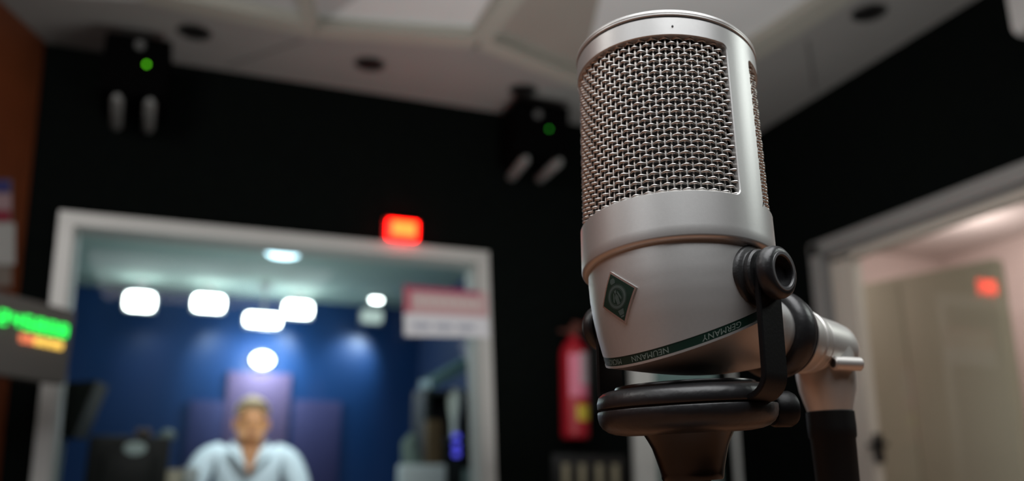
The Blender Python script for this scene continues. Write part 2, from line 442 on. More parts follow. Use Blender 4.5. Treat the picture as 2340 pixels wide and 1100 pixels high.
# ------------------------------------------------------------------ stand
SN = Vector((-.063, -.023, 1)).normalized()
e1 = (Vector((1, 0, 0)) - SN * SN.x).normalized(); SM = Matrix.Translation(BASE) @ Matrix((e1, SN.cross(e1), SN)).transposed().to_4x4()
st = empty('microphone_stand', M=SM)
tag(st, 'black round disc stand with flared neck holding up the silver microphone', 'microphone stand')
bm = B(); lathe(bm, [(.0002, .0276), (.0002, .0288), (.0005, .0290), (.0022, .0290), (.0040, .0284), (.0052, .0270), (.0058, .0252), (.0060, .0100)], n=96); obj('upper_disc', bm, RUBBER, st, 35)
bm = B(); lathe(bm, [(.0003, .0278), (-.0006, .0278)], n=64); obj('disc_gap', bm, DARKIN, st, 35)
bm = B(); lathe(bm, [(-.0006, .0276), (-.0006, .0288), (-.0009, .0290), (-.0026, .0290), (-.0044, .0286), (-.0060, .0276), (-.0073, .0258), (-.0081, .0235), (-.0086, .0200), (-.0088, .0100)], n=96); obj('lower_disc', bm, RUBBER, st, 35)
bm = B(); lathe(bm, [(.0050, .0229), (.0064, .0230), (.0070, .0227), (.0072, .0218), (.0072, .004)], n=96); obj('top_pad', bm, GLOSSB, st, 35)
bm = B(); lathe(bm, [(-.0086, .0145), (-.0089, .0143), (-.0105, .0134), (-.0130, .0122), (-.0165, .0112), (-.0195, .0104), (-.0215, .0100), (-.0226, .0099), (-.0233, .0095), (-.0233, .004)], n=64); obj('flared_neck', bm, GLOSSB, st, 35)
zf = (SM.inverted() @ Vector((BASE.x, BASE.y, DESK))).z
bm = B(); lathe(bm, [(-.0230, .0057), (zf + .012, .0057)], n=32); obj('pole', bm, BLACKM, st, 40)
bm = B(); S2 = SM.inverted() @ Matrix.Translation((BASE.x + .063 * (BASE.z - DESK), BASE.y + .023 * (BASE.z - DESK), DESK))
lathe(bm, [(0, .060), (.004, .062), (.010, .060), (.014, .050), (.020, .012), (.026, .008)], n=64); obj('foot', bm, BLACKM, st, 35, M=S2)
bm = B(); lathe(bm, [(.0262, .0028), (.0305, .0028), (.0308, .0052), (.0316, .0058), (.0372, .0060), (.0386, .0053), (.0390, .002)], 'X', 40, off=(0, 0, -.0022), M=Matrix.Rotation(math.radians(-6), 4, 'Z'))
obj('clamp_knob', bm, STRAPM, st, 35)

# ------------------------------------------------------------------ desk under the stand
WOOD = mat('orange_wood', (.20, .085, .04), .45, noise=.25, nscale=8)
dk = empty('desk', (.25, .35, 0)); tag(dk, 'orange brown wooden desk carrying the microphone stand', 'desk')
bm = B(); box(bm, (.0, .0, DESK - .016), (1.5, .72, .03), .004); obj('tabletop', bm, WOOD, dk, 30)
for sx in (-.68, .68):
    for sy in (-.3, .3):
        bm = B(); box(bm, (sx, sy, (DESK - .031) / 2), (.05, .05, DESK - .031), .004); obj('leg', bm, WOOD, dk, 30)

# ================================================================== STUDIO SHELL
YB, XR, ZC = 3.49, 2.457, 2.60
BLK = mat('black_wall_felt', (.0036, .0048, .0044), .95, noise=.3, nscale=30, spec=.03)
SOFF = mat('soffit_paint', (.30, .295, .285), .8, noise=.05, nscale=6)
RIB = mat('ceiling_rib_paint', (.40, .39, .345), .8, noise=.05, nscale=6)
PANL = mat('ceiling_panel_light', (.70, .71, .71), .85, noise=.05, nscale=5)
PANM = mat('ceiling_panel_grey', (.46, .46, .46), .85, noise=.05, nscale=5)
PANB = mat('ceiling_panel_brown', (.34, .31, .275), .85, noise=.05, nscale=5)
FRAME = mat('frame_silver', (.54, .53, .51), .45, .25, noise=.05, nscale=12)
GLASS = glass('window_glass', f0=.012); DGLASS = glass('door_glass', f0=.07)
def S(o): o['kind'] = 'structure'; return o
def quad(bm, P, mi=0): bm.faces.new([bm.verts.new(Vector(p)) for p in P]).material_index = mi
TH = .12
# back wall with two openings : pieces as one mesh
def wall_with_holes(name, axis, pos, th, u0, u1, z0, z1, holes, m):
    bm = B(); us = sorted({u0, u1, *[h[0] for h in holes], *[h[1] for h in holes]}); zs = sorted({z0, z1, *[h[2] for h in holes], *[h[3] for h in holes]})
    for a, b in zip(us, us[1:]):
        for c, d in zip(zs, zs[1:]):
            mu, mz = (a + b) / 2, (c + d) / 2
            if any(h[0] < mu < h[1] and h[2] < mz < h[3] for h in holes): continue
            if axis == 'Y': box(bm, (mu, pos + th / 2, mz), (b - a, th, d - c))
            else: box(bm, (pos + th / 2, mu, mz), (th, b - a, d - c))
    bmesh.ops.remove_doubles(bm, verts=bm.verts, dist=1e-5)
    return S(obj(name, bm, m))
# control room window (opening follows the four photographed corners closely)
W = dict(x0=-.445, x1=1.165, z0=.80, z1=1.915)
V = dict(x0=1.86, x1=2.35, z0=.80, z1=1.62)
wall_with_holes('wall_back', 'Y', YB, TH, -1.2, XR, 0, 2.9, [(W['x0'], W['x1'], W['z0'], W['z1']), (V['x0'], V['x1'], V['z0'], V['z1'])], BLK)
DR = dict(y0=1.05, y1=2.95, z0=0.0, z1=1.945)
wall_with_holes('wall_right', 'X', XR, TH, -1.7, YB + TH, 0, 2.9, [(DR['y0'], DR['y1'], DR['z0'], DR['z1'])], BLK)
# left wall, slightly splayed and leaning
LT, LB_ = Vector((-.604, 3.47, 2.9)), Vector((-.497, 3.49, 0)); LD = Vector((-.38, -.925, 0))
LT = Vector((-.625, 3.47, 2.9))
WOODW = mat('red_brown_panel', (.15, .036, .010), .5, noise=.3, nscale=5)
bm = B(); n_ = Vector((-.925, .38, 0))
prism(bm, [LT, LB_, LB_ + LD * 5.6, LT + LD * 5.6], n_ * .1); S(obj('wall_left', bm, WOODW))
LN = (LB_ - LT).cross(LD).normalized()
bm = B(); box(bm, (.2, -1.75, 1.45), (5.6, .1, 2.9)); S(obj('wall_front', bm, BLK))
bm = B(); box(bm, (.2, .95, -.05), (5.6, 5.4, .1)); S(obj('floor', bm, mat('dark_carpet', (.03, .028, .027), .95, noise=.4, nscale=60)))
# ceiling : slab with recess, soffit border, facets and ribs
bm = B(); box(bm, (.2, .95, 2.89), (5.8, 5.5, .06)); S(obj('ceiling', bm, PANM))
SI = [atZ(-700, -60, ZC), atZ(330, 2, ZC), atZ(720, 80, ZC), atZ(1090, 104, ZC), atZ(1330, 200, ZC), Vector((1.96, 2.86, ZC)), Vector((2.0, 2.62, ZC)), Vector((2.04, 2.25, ZC)), Vector((2.10, 1.2, ZC))]
bm = B()
outer = [Vector((-1.6, YB, ZC)), Vector((-.249, YB, ZC)), Vector((.341, YB, ZC)), Vector((.93, YB, ZC)), Vector((1.46, YB, ZC)), Vector((XR, YB, ZC)), Vector((XR, 2.62, ZC)), Vector((XR, 2.25, ZC)), Vector((XR, 1.2, ZC))]
for i in range(len(SI) - 1): prism(bm, [SI[i], SI[i + 1], outer[i + 1], outer[i]], (0, 0, .26))
prism(bm, [SI[0], outer[0], Vector((-2.6, -1.7, ZC)), Vector((-1.9, -1.2, ZC))], (0, 0, .26)); prism(bm, [SI[-1], outer[-1], Vector((XR, -1.7, ZC)), Vector((2.1, -1.2, ZC))], (0, 0, .26))
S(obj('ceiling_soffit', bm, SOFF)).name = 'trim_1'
# ribs
def rib(a, b, w, name):
    a, b = Vector(a), Vector(b); d = (b - a).normalized(); s = Vector((-d.y, d.x, 0)) * w / 2
    bm = B(); prism(bm, [a - s, b - s, b + s, a + s], (0, 0, .06)); return S(obj(name, bm, RIB))
K1, K2 = SI[2], SI[3]
k = 2
for i in range(1, 4): rib(SI[i] - Vector((0, .03, .004)), SI[i + 1] - Vector((0, .03, .004)), .085, 'trim_%d' % k); k += 1
rib(SI[4] - Vector((0, .03, .004)), SI[5] - Vector((0.03, .02, .004)), .085, 'trim_%d' % k); k += 1
for i in (5, 6, 7): rib(SI[i] - Vector((.04, 0, .004)), SI[i + 1] - Vector((.04, 0, .004)), .10, 'trim_%d' % k); k += 1
up_ = Vector((0, 0, -.003))
R1, R2, R3, R4 = atZ(690, -10, ZC), atZ(880, -20, ZC), atZ(1175, -10, ZC), atZ(1385, -10, ZC)
rib(K1 + up_, K1 + (R1 - K1) * 3 + up_, .045, 'trim_%d' % k); k += 1
rib(K2 + up_, K2 + (R3 - K2) * 3 + up_, .075, 'trim_%d' % k); k += 1
# facets inside the recess : sloping panels rising from the soffit edge
H1 = .16
def facet(P, m, name):
    bm = B(); prism(bm, P, (0, 0, .02)); return S(obj(name, bm, m))
def up2(p, h): return Vector((p.x, p.y, ZC + h))
ce1 = K1 + (R1 - K1) * 3; ce2 = K2 + (R3 - K2) * 3; cm = K1 + (R2 - K1) * 3.0
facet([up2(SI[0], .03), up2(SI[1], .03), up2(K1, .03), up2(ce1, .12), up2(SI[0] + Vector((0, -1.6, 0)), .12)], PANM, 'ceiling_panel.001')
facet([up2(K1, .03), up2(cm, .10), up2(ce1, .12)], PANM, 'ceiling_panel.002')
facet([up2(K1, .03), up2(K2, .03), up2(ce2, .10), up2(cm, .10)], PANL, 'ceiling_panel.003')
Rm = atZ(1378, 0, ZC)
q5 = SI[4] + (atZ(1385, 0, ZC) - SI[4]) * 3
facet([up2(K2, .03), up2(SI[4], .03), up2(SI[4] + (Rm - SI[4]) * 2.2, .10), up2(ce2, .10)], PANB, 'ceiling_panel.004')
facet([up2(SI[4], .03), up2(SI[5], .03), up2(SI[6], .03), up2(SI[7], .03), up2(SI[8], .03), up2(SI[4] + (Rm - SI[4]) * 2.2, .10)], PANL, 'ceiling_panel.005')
for o in list(col.objects):
    if o.name.startswith('ceiling_panel'): o.name = 'trim_%d' % k; k += 1
TRIM_NEXT = k
# seams on the soffit : thin dark joint strips
def seam(a, b, w=.010):
    global TRIM_NEXT
    a, b = Vector(a), Vector(b); d = (b - a).normalized(); s = Vector((-d.y, d.x, 0)) * w / 2; bm = B(); dz = Vector((0, 0, -.002))
    prism(bm, [a - s + dz, b - s + dz, b + s + dz, a + s + dz], (0, 0, .004)); S(obj('trim_%d' % TRIM_NEXT, bm, mat('seam_dark', (.16, .155, .15), .9))); TRIM_NEXT += 1
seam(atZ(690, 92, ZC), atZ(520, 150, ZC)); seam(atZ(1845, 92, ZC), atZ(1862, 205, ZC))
# recessed downlights, switched off
DLW = mat('downlight_rim', (.25, .245, .235), .6); DLD = mat('downlight_well', (.004, .004, .004), .6)
def downlight(px, py, lab, r=.062):
    p = atZ(px, py, ZC); t = empty('recessed_downlight', p); tag(t, lab, 'ceiling light', 'switched-off downlights in the ceiling border')
    bm = B(); lathe(bm, [(-.004, r), (-.007, r - .004), (-.004, r - .012), (.001, r - .012)], n=40, cap=False); obj('rim', bm, mat('rim_dark', (.05, .05, .048), .5), t, 40)
    bm = B(); lathe(bm, [(-.0035, r - .011), (-.001, r - .02)], n=40); obj('well', bm, DLD, t, 40)
downlight(445, 72, 'dark round ceiling downlight nearest the brown left wall'); downlight(845, 145, 'dark round ceiling downlight above the glowing red lamp')
downlight(1195, 205, 'dark round ceiling downlight just above the right-hand emergency light'); downlight(1985, 28, 'dark round ceiling downlight to the right of the microphone head')

# window frames
def frame_obj(name, P, w, d0, d1, m=FRAME, label=None):
    """P: outer corners (tl, tr, br, bl) on plane; frame bars of width w, from d0 to d1 in Y"""
    bm = B(); c = sum((Vector(p) for p in P), Vector()) / 4
    inner = []
    n = 4
    for i in range(n):
        p, q, r = Vector(P[i - 1]), Vector(P[i]), Vector(P[(i + 1) % n]); a = (p - q).normalized(); b = (r - q).normalized(); inner.append(q + a * w + b * w)
    for i in range(n):
        j = (i + 1) % n; prism(bm, [Vector(P[i]) + d0, Vector(P[j]) + d0, inner[j] + d0, inner[i] + d0], d1 - d0)
    return bm, inner
Yv = Vector((0, 1, 0))
P = [atY(138, 486, YB), atY(1112, 579, YB), Vector((1.222, YB, .78)), Vector((-.436, YB, .78))]
win = S(empty('window_1', (W['x0'], YB, .8)))
bm, inn = frame_obj('f', P, .052, Yv * -.03, Yv * .0)
for v in bm.verts: v.co -= win.location
obj('window_frame', bm, FRAME, win, 30)
P2 = [p + Vector((.04 if i in (0, 3) else -.04, 0, -.03 if i < 2 else .035)) for i, p in enumerate(P)]
bm, _ = frame_obj('f', P2, .022, Yv * .0, Yv * .115)
for v in bm.verts: v.co -= win.location
obj('window_reveal', bm, mat('reveal_teal', (.42, .45, .43), .6), win, 30)
bm = B(); quad(bm, [Vector((W['x0'] - .01, YB + .05, W['z1'])), Vector((W['x1'] + .02, YB + .05, W['z1'])), Vector((W['x1'] + .02, YB + .05, W['z0'])), Vector((W['x0'] - .01, YB + .05, W['z0']))])
for v in bm.verts: v.co -= win.location
obj('window_pane', bm, GLASS, win)
# narrow vision panel near the corner
win2 = S(empty('window_2', (V['x0'], YB, .8)))
P = [(V['x0'] - .025, YB, V['z1'] + .03), (V['x1'] + .012, YB, V['z1'] + .03), (V['x1'] + .012, YB, V['z0'] - .03), (V['x0'] - .025, YB, V['z0'] - .03)]
bm = B(); box(bm, (V['x0'] + .03, YB - .012, 1.21), (.105, .024, .86)); box(bm, (V['x1'] + .004, YB - .012, 1.21), (.016, .024, .86)); box(bm, (2.105, YB - .012, V['z1'] + .015), (.52, .022, .04)); box(bm, (2.105, YB - .012, V['z0'] - .0), (.52, .022, .04))
for v in bm.verts: v.co -= win2.location
obj('window_frame', bm, mat('frame_pale', (.72, .73, .70), .5), win2, 30)
bm = B(); quad(bm, [(V['x0'], YB + .05, V['z1']), (V['x1'], YB + .05, V['z1']), (V['x1'], YB + .05, V['z0']), (V['x0'], YB + .05, V['z0'])])
for v in bm.verts: v.co -= win2.location
obj('window_pane', bm, GLASS, win2)
# glazed door in the right wall
dr = S(empty('door_1', (XR, DR['y1'], 0)))
def loc(bm, o):
    for v in bm.verts: v.co -= o.location
    return bm
bm = B(); box(bm, (XR - .006, 2.945, .98), (.03, .065, 1.96), .003); box(bm, (XR - .006, 1.99, 1.937), (.03, 1.96, .06), .003); box(bm, (XR - .006, 1.03, .98), (.03, .065, 1.96), .003)
obj('door_frame', loc(bm, dr), mat('frame_grey', (.36, .355, .345), .45, .2), dr, 30)
bm = B(); box(bm, (XR + .05, 2.905, .96), (.08, .035, 1.92)); box(bm, (XR + .05, 1.99, 1.90), (.08, 1.9, .02)); obj('rebate', loc(bm, dr), mat('rebate_grey', (.22, .215, .21), .6), dr, 30)
bm = B(); box(bm, (XR + .022, 2.815, .94), (.045, .13, 1.88), .004); box(bm, (XR + .022, 1.98, 1.872), (.045, 1.8, .032), .004); box(bm, (XR + .022, 1.10, .94), (.045, .10, 1.88), .004); box(bm, (XR + .022, 1.98, .06), (.045, 1.8, .12), .004)
leaf = obj('door_leaf_frame', loc(bm, dr), mat('leaf_cream', (.62, .56, .49), .5), dr, 30)
bm = B(); p = atX(2010, 1025, XR + .01); box(bm, (XR + .012, p.y + .006, p.z), (.022, .03, .11), .004); lathe(bm, [(-.05, .008), (.0, .008)], 'X', 16, off=(XR + .012, p.y, p.z + .01)); box(bm, (XR - .035, p.y - .04, p.z + .01), (.014, .10, .018), .004)
obj('door_handle', loc(bm, dr), mat('handle_black', (.01, .01, .01), .4), dr, 30)
bm = B(); quad(bm, [(XR - .020, 2.76, 1.86), (XR + .016, 1.13, 1.86), (XR + .036, 1.13, .1), (XR + .000, 2.76, .1)]); obj('door_pane', loc(bm, dr), DGLASS, dr)

# ================================================================== STUDIO WALL THINGS
# red recording lamp
p = atY(919, 527, YB - .03)
t = empty('recording_lamp', p); tag(t, 'glowing red and orange warning lamp above the control room window', 'warning lamp')
bm = B(); box(bm, (0, .018, 0), (.155, .03, .105), .01); obj('housing', bm, mat('lamp_housing', (.25, .01, .01), .4), t, 30)
bm = B(); box(bm, (0, -.008, 0), (.128, .03, .082), .012); obj('red_lens', bm, emis('red_lens_light', (1, .004, .002), 14), t, 30)
bm = B(); box(bm, (.002, -.022, .002), (.096, .006, .056), .002); obj('bright_core', bm, emis('orange_core_light', (1, .026, .003), 20), t, 30)
# poster at the window corner
p0, p1, p2, p3 = [atY(*q, YB - .032) for q in ((922, 652), (1112, 668), (1118, 772), (924, 768))]
def uvmat(name, fn):
    m = bpy.data.materials.new(name); m.use_nodes = True; fn(m.node_tree, m.node_tree.nodes['Principled BSDF']); return m
post = empty('notice_poster', p3); tag(post, 'red and white printed notice stuck over the top right of the control room window', 'poster')
def pgrid(a, b): return p3 + (p2 - p3) * a + ((p0 + (p1 - p0) * a) - (p3 + (p2 - p3) * a)) * b
def prect(a0, a1, b0, b1, m, name, par, h=0.):
    bm = B(); P = [pgrid(a0, b0), pgrid(a1, b0), pgrid(a1, b1), pgrid(a0, b1)]
    prism(bm, [q - p3 + Vector((0, -h, 0)) for q in P], (0, .0012, 0)); return obj(name, bm, m, par)
prect(0, 1, 0, 1, mat('poster_white', (.74, .74, .78), .6), 'sheet', post)
prect(0, 1, .44, 1, mat('poster_pink', (.58, .36, .37), .6), 'upper_field', post, .0015)
prect(0, .9, .90, 1, mat('poster_red', (.38, .05, .12), .6), 'top_stripe', post, .003)
prect(0, .08, .46, .92, mat('poster_red2', (.48, .11, .15), .6), 'side_stripe', post, .003)
for i in range(7): prect(.14 + i * .115, .22 + i * .115, .62, .80, mat('poster_mark', (.64, .56, .53), .6), 'print_block', post, .003)
for i in range(3): prect(.10 + i * .26, .30 + i * .26, .14, .26, mat('poster_mark2', (.42, .44, .52), .6), 'print_block', post, .003)
# fire extinguisher
pb = atY(1303, 1003, YB - .07); pt = atY(1296, 772, YB - .07); H = pt.z - pb.z
fe = empty('fire_extinguisher', (pt.x + .03, YB - .068, pb.z)); tag(fe, 'red fire extinguisher hanging on the black wall left of the microphone', 'fire extinguisher')
RED = mat('extinguisher_red', (.40, .012, .025), .35); R_ = .058
bm = B(); lathe(bm, [(.0, .050), (.008, .057), (.02, R_), (H - .07, R_), (H - .045, .053), (H - .02, .036), (H - .004, .022), (H + .01, .019)], n=40); obj('cylinder', bm, RED, fe, 40)
def label_patch(z0, z1, a0, a1, m, name):
    bm = B(); n = 14; r = R_ + .0008
    A = [[bm.verts.new((r * math.cos(a0 + (a1 - a0) * i / n), r * math.sin(a0 + (a1 - a0) * i / n), z)) for i in range(n + 1)] for z in (z0, z1)]
    for i in range(n): bm.faces.new((A[0][i], A[0][i + 1], A[1][i + 1], A[1][i]))
    obj(name, bm, m, fe, 40)
D_ = math.radians
label_patch(H * .40, H * .82, D_(-135), D_(-45), mat('label_pink', (.72, .20, .30), .5), 'pink_label'); label_patch(H * .52, H * .84, D_(-88), D_(-32), mat('label_grey', (.50, .44, .47), .5), 'pale_label'); label_patch(H * .17, H * .32, D_(-105), D_(-40), mat('label_yellow', (.65, .50, .05), .5), 'yellow_label')
bm = B(); box(bm, (0, 0, H + .03), (.035, .035, .045), .006); box(bm, (-.03, -.01, H + .055), (.10, .022, .014), .004, M=Matrix.Rotation(.15, 4, 'Y')); box(bm, (-.028, -.01, H + .025), (.085, .020, .010), .003); obj('valve_lever', bm, mat('valve_dark_red', (.11, .03, .02), .5), fe, 30)
bm = B(); tube(bm, [(.02, 0, H + .02), (.07, -.01, H + .01), (.085, -.01, H - .06), (.075, -.005, H * .5), (.072, 0, H * .25)], .009, 10); obj('hose', bm, mat('hose_black', (.008, .008, .008), .6), fe, 50)
bm = B(); box(bm, (0, .061, H * .62), (.05, .018, .10), .003); obj('wall_bracket', bm, BLACKM, fe, 30)
# switch panel
c = atY(1346, 1082, YB)
sp = empty('switch_panel', (c.x, YB, c.z)); tag(sp, 'black wall plate with a row of four cream switches under the fire extinguisher', 'switch')
bm = B(); box(bm, (0, -.006, 0), (.34, .012, .15), .004); obj('plate', bm, mat('plate_black', (.006, .006, .006), .5), sp, 30)
for px in (1290, 1327, 1366, 1402):
    x = atY(px, 1080, YB).x - c.x; bm = B(); box(bm, (x, -.014, -.005), (.030, .012, .085), .004); obj('rocker', bm, mat('rocker_cream', (.34, .31, .21), .5), sp, 30)
# emergency lights near the ceiling
def emergency(pled, bars, led_c, led_s, lab, yl):
    zt = 2.30
    A, C_ = [[atZ(*q, zt) for q in b] for b in bars]
    mid = (A[0] + A[1] + C_[0] + C_[1]) / 4; L = atY(*pled, mid.y - .13)
    t = empty('emergency_light', (mid.x, YB, 2.42)); tag(t, lab, 'emergency light', 'black twin-tube emergency lights under the ceiling')
    o = t.location
    x0, x1 = min(A[0].x, A[1].x) - .05, max(C_[0].x, C_[1].x) + .05; y0 = L.y + .004; y1 = YB - .02
    bm = B(); box(bm, ((x0 + x1) / 2 - o.x, (y0 + y1) / 2 - o.y, 2.445 - o.z), (x1 - x0, y1 - y0, .235), .012); obj('housing', bm, mat('housing_black', (.0012, .0012, .0013), .8, spec=.03), t, 30)
    bm = B(); box(bm, ((x0 + x1) / 2 - o.x, YB - .012 - o.y, 2.45 - o.z), (.12, .024, .12)); obj('wall_mount', bm, mat('housing_black', (.003,) * 3), t, 30)
    for b in (A, C_):
        bm = B(); p_, q_ = b[0] - o, b[1] - o; tube(bm, [p_, p_.lerp(q_, .08), p_.lerp(q_, .92), q_], [.012, .020, .020, .012], 14); obj('tube', bm, mat('tube_grey', (.22, .225, .22), .45), t, 50)
        for e in (.04, .96): bm = B(); qq = p_.lerp(q_, e); box(bm, (qq.x, qq.y, qq.z + .016), (.03, .014, .03), .002); obj('tube_socket', bm, mat('housing_black', (.003,) * 3), t, 30)
    bm = B(); bmesh.ops.create_uvsphere(bm, u_segments=16, v_segments=10, radius=.0058, matrix=Matrix.Translation(L - o)); tag(obj('indicator_led', bm, emis('led_%d' % pled[0], led_c, led_s), t, 60), 'small green indicator light')
    bm = B(); pk = atY(320, 103, L.y - .003) - o if pled[0] < 600 else L - o + Vector((-.05, .0, .06)); lathe(bm, [(-.006, .016), (.004, .018)], 'Y', 24, off=pk); obj('test_button', bm, mat('button_grey', (.12, .12, .12) if pled[0] < 600 else (.012,) * 3, .5), t, 40)
emergency((335, 147), (((268, 222), (266, 292)), ((343, 232), (339, 298))), (.12, .75, .01), 3.0, 'black emergency light with bright green dot at the far left under the ceiling', 0)
emergency((1255, 295), (((1203, 362), (1166, 408)), ((1280, 368), (1230, 412))), (.04, .6, .03), 1.0, 'black emergency light with dim green dot just left of the microphone head', 0)
# digital clock on an arm from the left wall
zc = 1.45; a = atZ(-70, 706, zc); b = atZ(160, 758, zc); dirc = (b - a); dirc.z = 0; Lc = dirc.length; dirc.normalize(); nc = Vector((dirc.y, -dirc.x, 0))
CMx = Matrix.Translation(a) @ Matrix((dirc, -nc, Vector((0, 0, 1)))).transposed().to_4x4()   # local x along, -y facing
ck = empty('digital_clock', M=CMx); tag(ck, 'grey digital wall clock with green and amber lit digits at the left edge', 'clock')
def cl(px, py): q = CMx.inverted() @ atP(px, py, a, nc); return q
g0, g1 = cl(0, 722), cl(158, 762); q_top = cl(40, 676); q_bot = cl(60, 866)
zt_, zb_ = q_top.z, q_bot.z
x1c = cl(158, 800).x
bm = B(); box(bm, (x1c - .30, .028, (zt_ + zb_) / 2), (.62, .05, zt_ - zb_), .008); obj('case', bm, mat('clock_case', (.115, .11, .10), .6), ck, 30)
SEG = {'0': 'abcdef', '1': 'bc', '2': 'abged', '3': 'abgcd', '4': 'fgbc', '5': 'afgcd', '8': 'abcdefg'}
def digit(bm, ch, x, z, w, h, t):
    for s in SEG[ch]:
        c_, sz = {'a': ((0, h), (w, t)), 'g': ((0, 0), (w, t)), 'd': ((0, -h), (w, t)), 'f': ((-w / 2, h / 2), (t, h)), 'b': ((w / 2, h / 2), (t, h)), 'e': ((-w / 2, -h / 2), (t, h)), 'c': ((w / 2, -h / 2), (t, h))}[s]
        box(bm, (x + c_[0], -.001, z + c_[1]), (sz[0], .006, sz[1]))
zg = (g0.z + g1.z) / 2; xs = cl(150, 760).x
for i, ch in enumerate('80854280'):
    bm = B(); digit(bm, ch, xs - .012 - i * .047, zg, .026, .017, .007); obj('green_digit', bm, emis('digit_green', (.02, 1, .10), 1.9), ck)
za = (cl(40, 774).z + cl(140, 788).z) / 2; xa = cl(138, 788).x
for i in range(6):
    bm = B(); digit(bm, '802835'[i], xa - .004 - i * .029, za, .017, .009, .0055); m_ = emis('digit_amber', (1, .60, .10), 1.5) if i < 4 else emis('digit_orange', (1, .24, .10), 1.4)
    obj('amber_digit' if i < 4 else 'orange_digit', bm, m_, ck)
bm = B(); w_ = CMx.inverted() @ (LT.lerp(LB_, .5) + LD * .75); tube(bm, [(x1c - .35, .05, (zt_ + zb_) / 2), (x1c - .35, .10, (zt_ + zb_) / 2), (w_.x, w_.y, (zt_ + zb_) / 2)], .014, 12); obj('support_arm', bm, BLACKM, ck, 40)
# banner on the left wall
bn = None
def lw(px, py, off=-.012): return atP(px, py, LB_ + LN * off, LN)
if LN.x < 0: LN = -LN
def lwq(name, x0, x1, y0, y1, m, par, off):
    P = [lw(x0, y0, off), lw(x1, y0, off), lw(x1, y1, off), lw(x0, y1, off)]; bm = B(); prism(bm, [q - par.location for q in P], LN * -.004); return obj(name, bm, m, par)
bn = empty('wall_banner', lw(0, 650, .006)); tag(bn, 'blue white and red banner on the red brown wall at the left edge', 'banner')
lwq('cloth', -60, 27, 410, 655, mat('banner_grey', (.24, .20, .17), .8), bn, .006)
lwq('blue_field', -60, 24, 412, 440, mat('banner_blue', (.05, .05, .20), .8), bn, .011); lwq('pink_field', -60, 26, 442, 480, mat('banner_pink', (.42, .28, .30), .8), bn, .011)
lwq('red_field', -60, 24, 482, 505, mat('banner_red', (.30, .02, .05), .8), bn, .011); lwq('white_field', -60, 34, 510, 605, mat('banner_white', (.50, .50, .48), .8), bn, .011)
# pale wall unit at the top right
c0 = atX(2296, 20, XR - .20); 
ac = empty('air_conditioner', (XR, c0.y - .40, 2.42)); tag(ac, 'pale grey wall unit near the ceiling at the top right corner', 'air conditioner')
zb2 = atX(2330, 95, XR - .15).z
bm = B(); box(bm, (-.10, 0, (2.599 + zb2) / 2 - 2.42), (.20, .80, 2.599 - zb2), .03); obj('casing', bm, mat('unit_pale', (.62, .61, .60), .5), ac, 40)
bm = B(); box(bm, (-.15, 0, zb2 - 2.42 - .002), (.06, .68, .012), .004); obj('air_flap', bm, mat('unit_flap', (.45, .45, .44), .5), ac, 30)

# ================================================================== CONTROL ROOM
CY1, CX0, CX1, CZ = 7.0, -1.35, 1.78, 2.40
TEAL = mat('control_ceiling', (.30, .42, .38), .85, noise=.06, nscale=3)
def bluewall(nt, b):
    tc = nt.nodes.new('ShaderNodeTexCoord'); mp = nt.nodes.new('ShaderNodeMapping'); mp.inputs['Scale'].default_value = (1.9, 1, .55)
    nt.links.new(tc.outputs['Object'], mp.inputs['Vector'])
    n = nt.nodes.new('ShaderNodeTexNoise'); n.inputs['Scale'].default_value = 1.6; n.inputs['Detail'].default_value = 1.0
    nt.links.new(mp.outputs[0], n.inputs['Vector'])
    cr = nt.nodes.new('ShaderNodeValToRGB'); cr.color_ramp.elements[0].position = .45; cr.color_ramp.elements[1].position = .75
    cr.color_ramp.elements[0].color = (.007, .055, .20, 1); cr.color_ramp.elements[1].color = (.022, .065, .22, 1)
    nt.links.new(n.outputs['Fac'], cr.inputs[0]); nt.links.new(cr.outputs[0], b.inputs['Base Color']); b.inputs['Roughness'].default_value = .42
BLUE = uvmat('blue_wall_paint', bluewall)
bm = B(); box(bm, ((CX0 + CX1) / 2, CY1 + .05, 1.25), (CX1 - CX0 + .2, .1, 2.5)); S(obj('wall_control_back', bm, BLUE))
bm = B(); box(bm, (CX1 + .03, (CY1 + YB + TH) / 2, 1.25), (.06, CY1 - YB - TH, 2.5)); S(obj('wall_control_right', bm, mat('navy_side', (.012, .04, .13), .7)))
bm = B(); box(bm, (CX0 - .03, (CY1 + YB + TH) / 2, 1.25), (.06, CY1 - YB - TH, 2.5)); S(obj('wall_control_left', bm, mat('navy_side2', (.012, .045, .13), .7)))
bm = B(); box(bm, ((CX0 + CX1) / 2, (CY1 + YB + TH) / 2, CZ + .04), (CX1 - CX0 + .2, CY1 - YB - TH, .08)); S(obj('ceiling_control_room', bm, TEAL))
bm = B(); box(bm, ((CX0 + CX1) / 2, (CY1 + YB + TH) / 2, -.05), (CX1 - CX0 + .2, CY1 - YB - TH, .1)); S(obj('floor_control_room', bm, mat('control_carpet', (.05, .055, .06), .9)))
# pinkish printed panels on the blue wall
for i, (q0, q1, c_, lab) in enumerate((((522, 850), (648, 1100), (.125, .09, .20), 'wide mauve panel on the blue wall straight behind the seated person'), ((435, 915), (498, 1100), (.05, .06, .19), 'narrow mauve panel on the blue wall left of the seated person'), ((672, 915), (770, 1100), (.055, .055, .18), 'dim purple panel on the blue wall right of the seated person'))):
    a_, b_ = atY(*q0, CY1 - .01), atY(*q1, CY1 - .01); bm = B(); t = empty('wall_panel', ((a_.x + b_.x) / 2, CY1, .6)); tag(t, lab, 'wall panel', 'mauve panels on the blue wall')
    box(bm, (0, -.015, (a_.z - .6) / 2), (b_.x - a_.x, .03, a_.z - .6), .004); obj('board', bm, mat('mauve_%d' % i, c_, .7), t, 30)
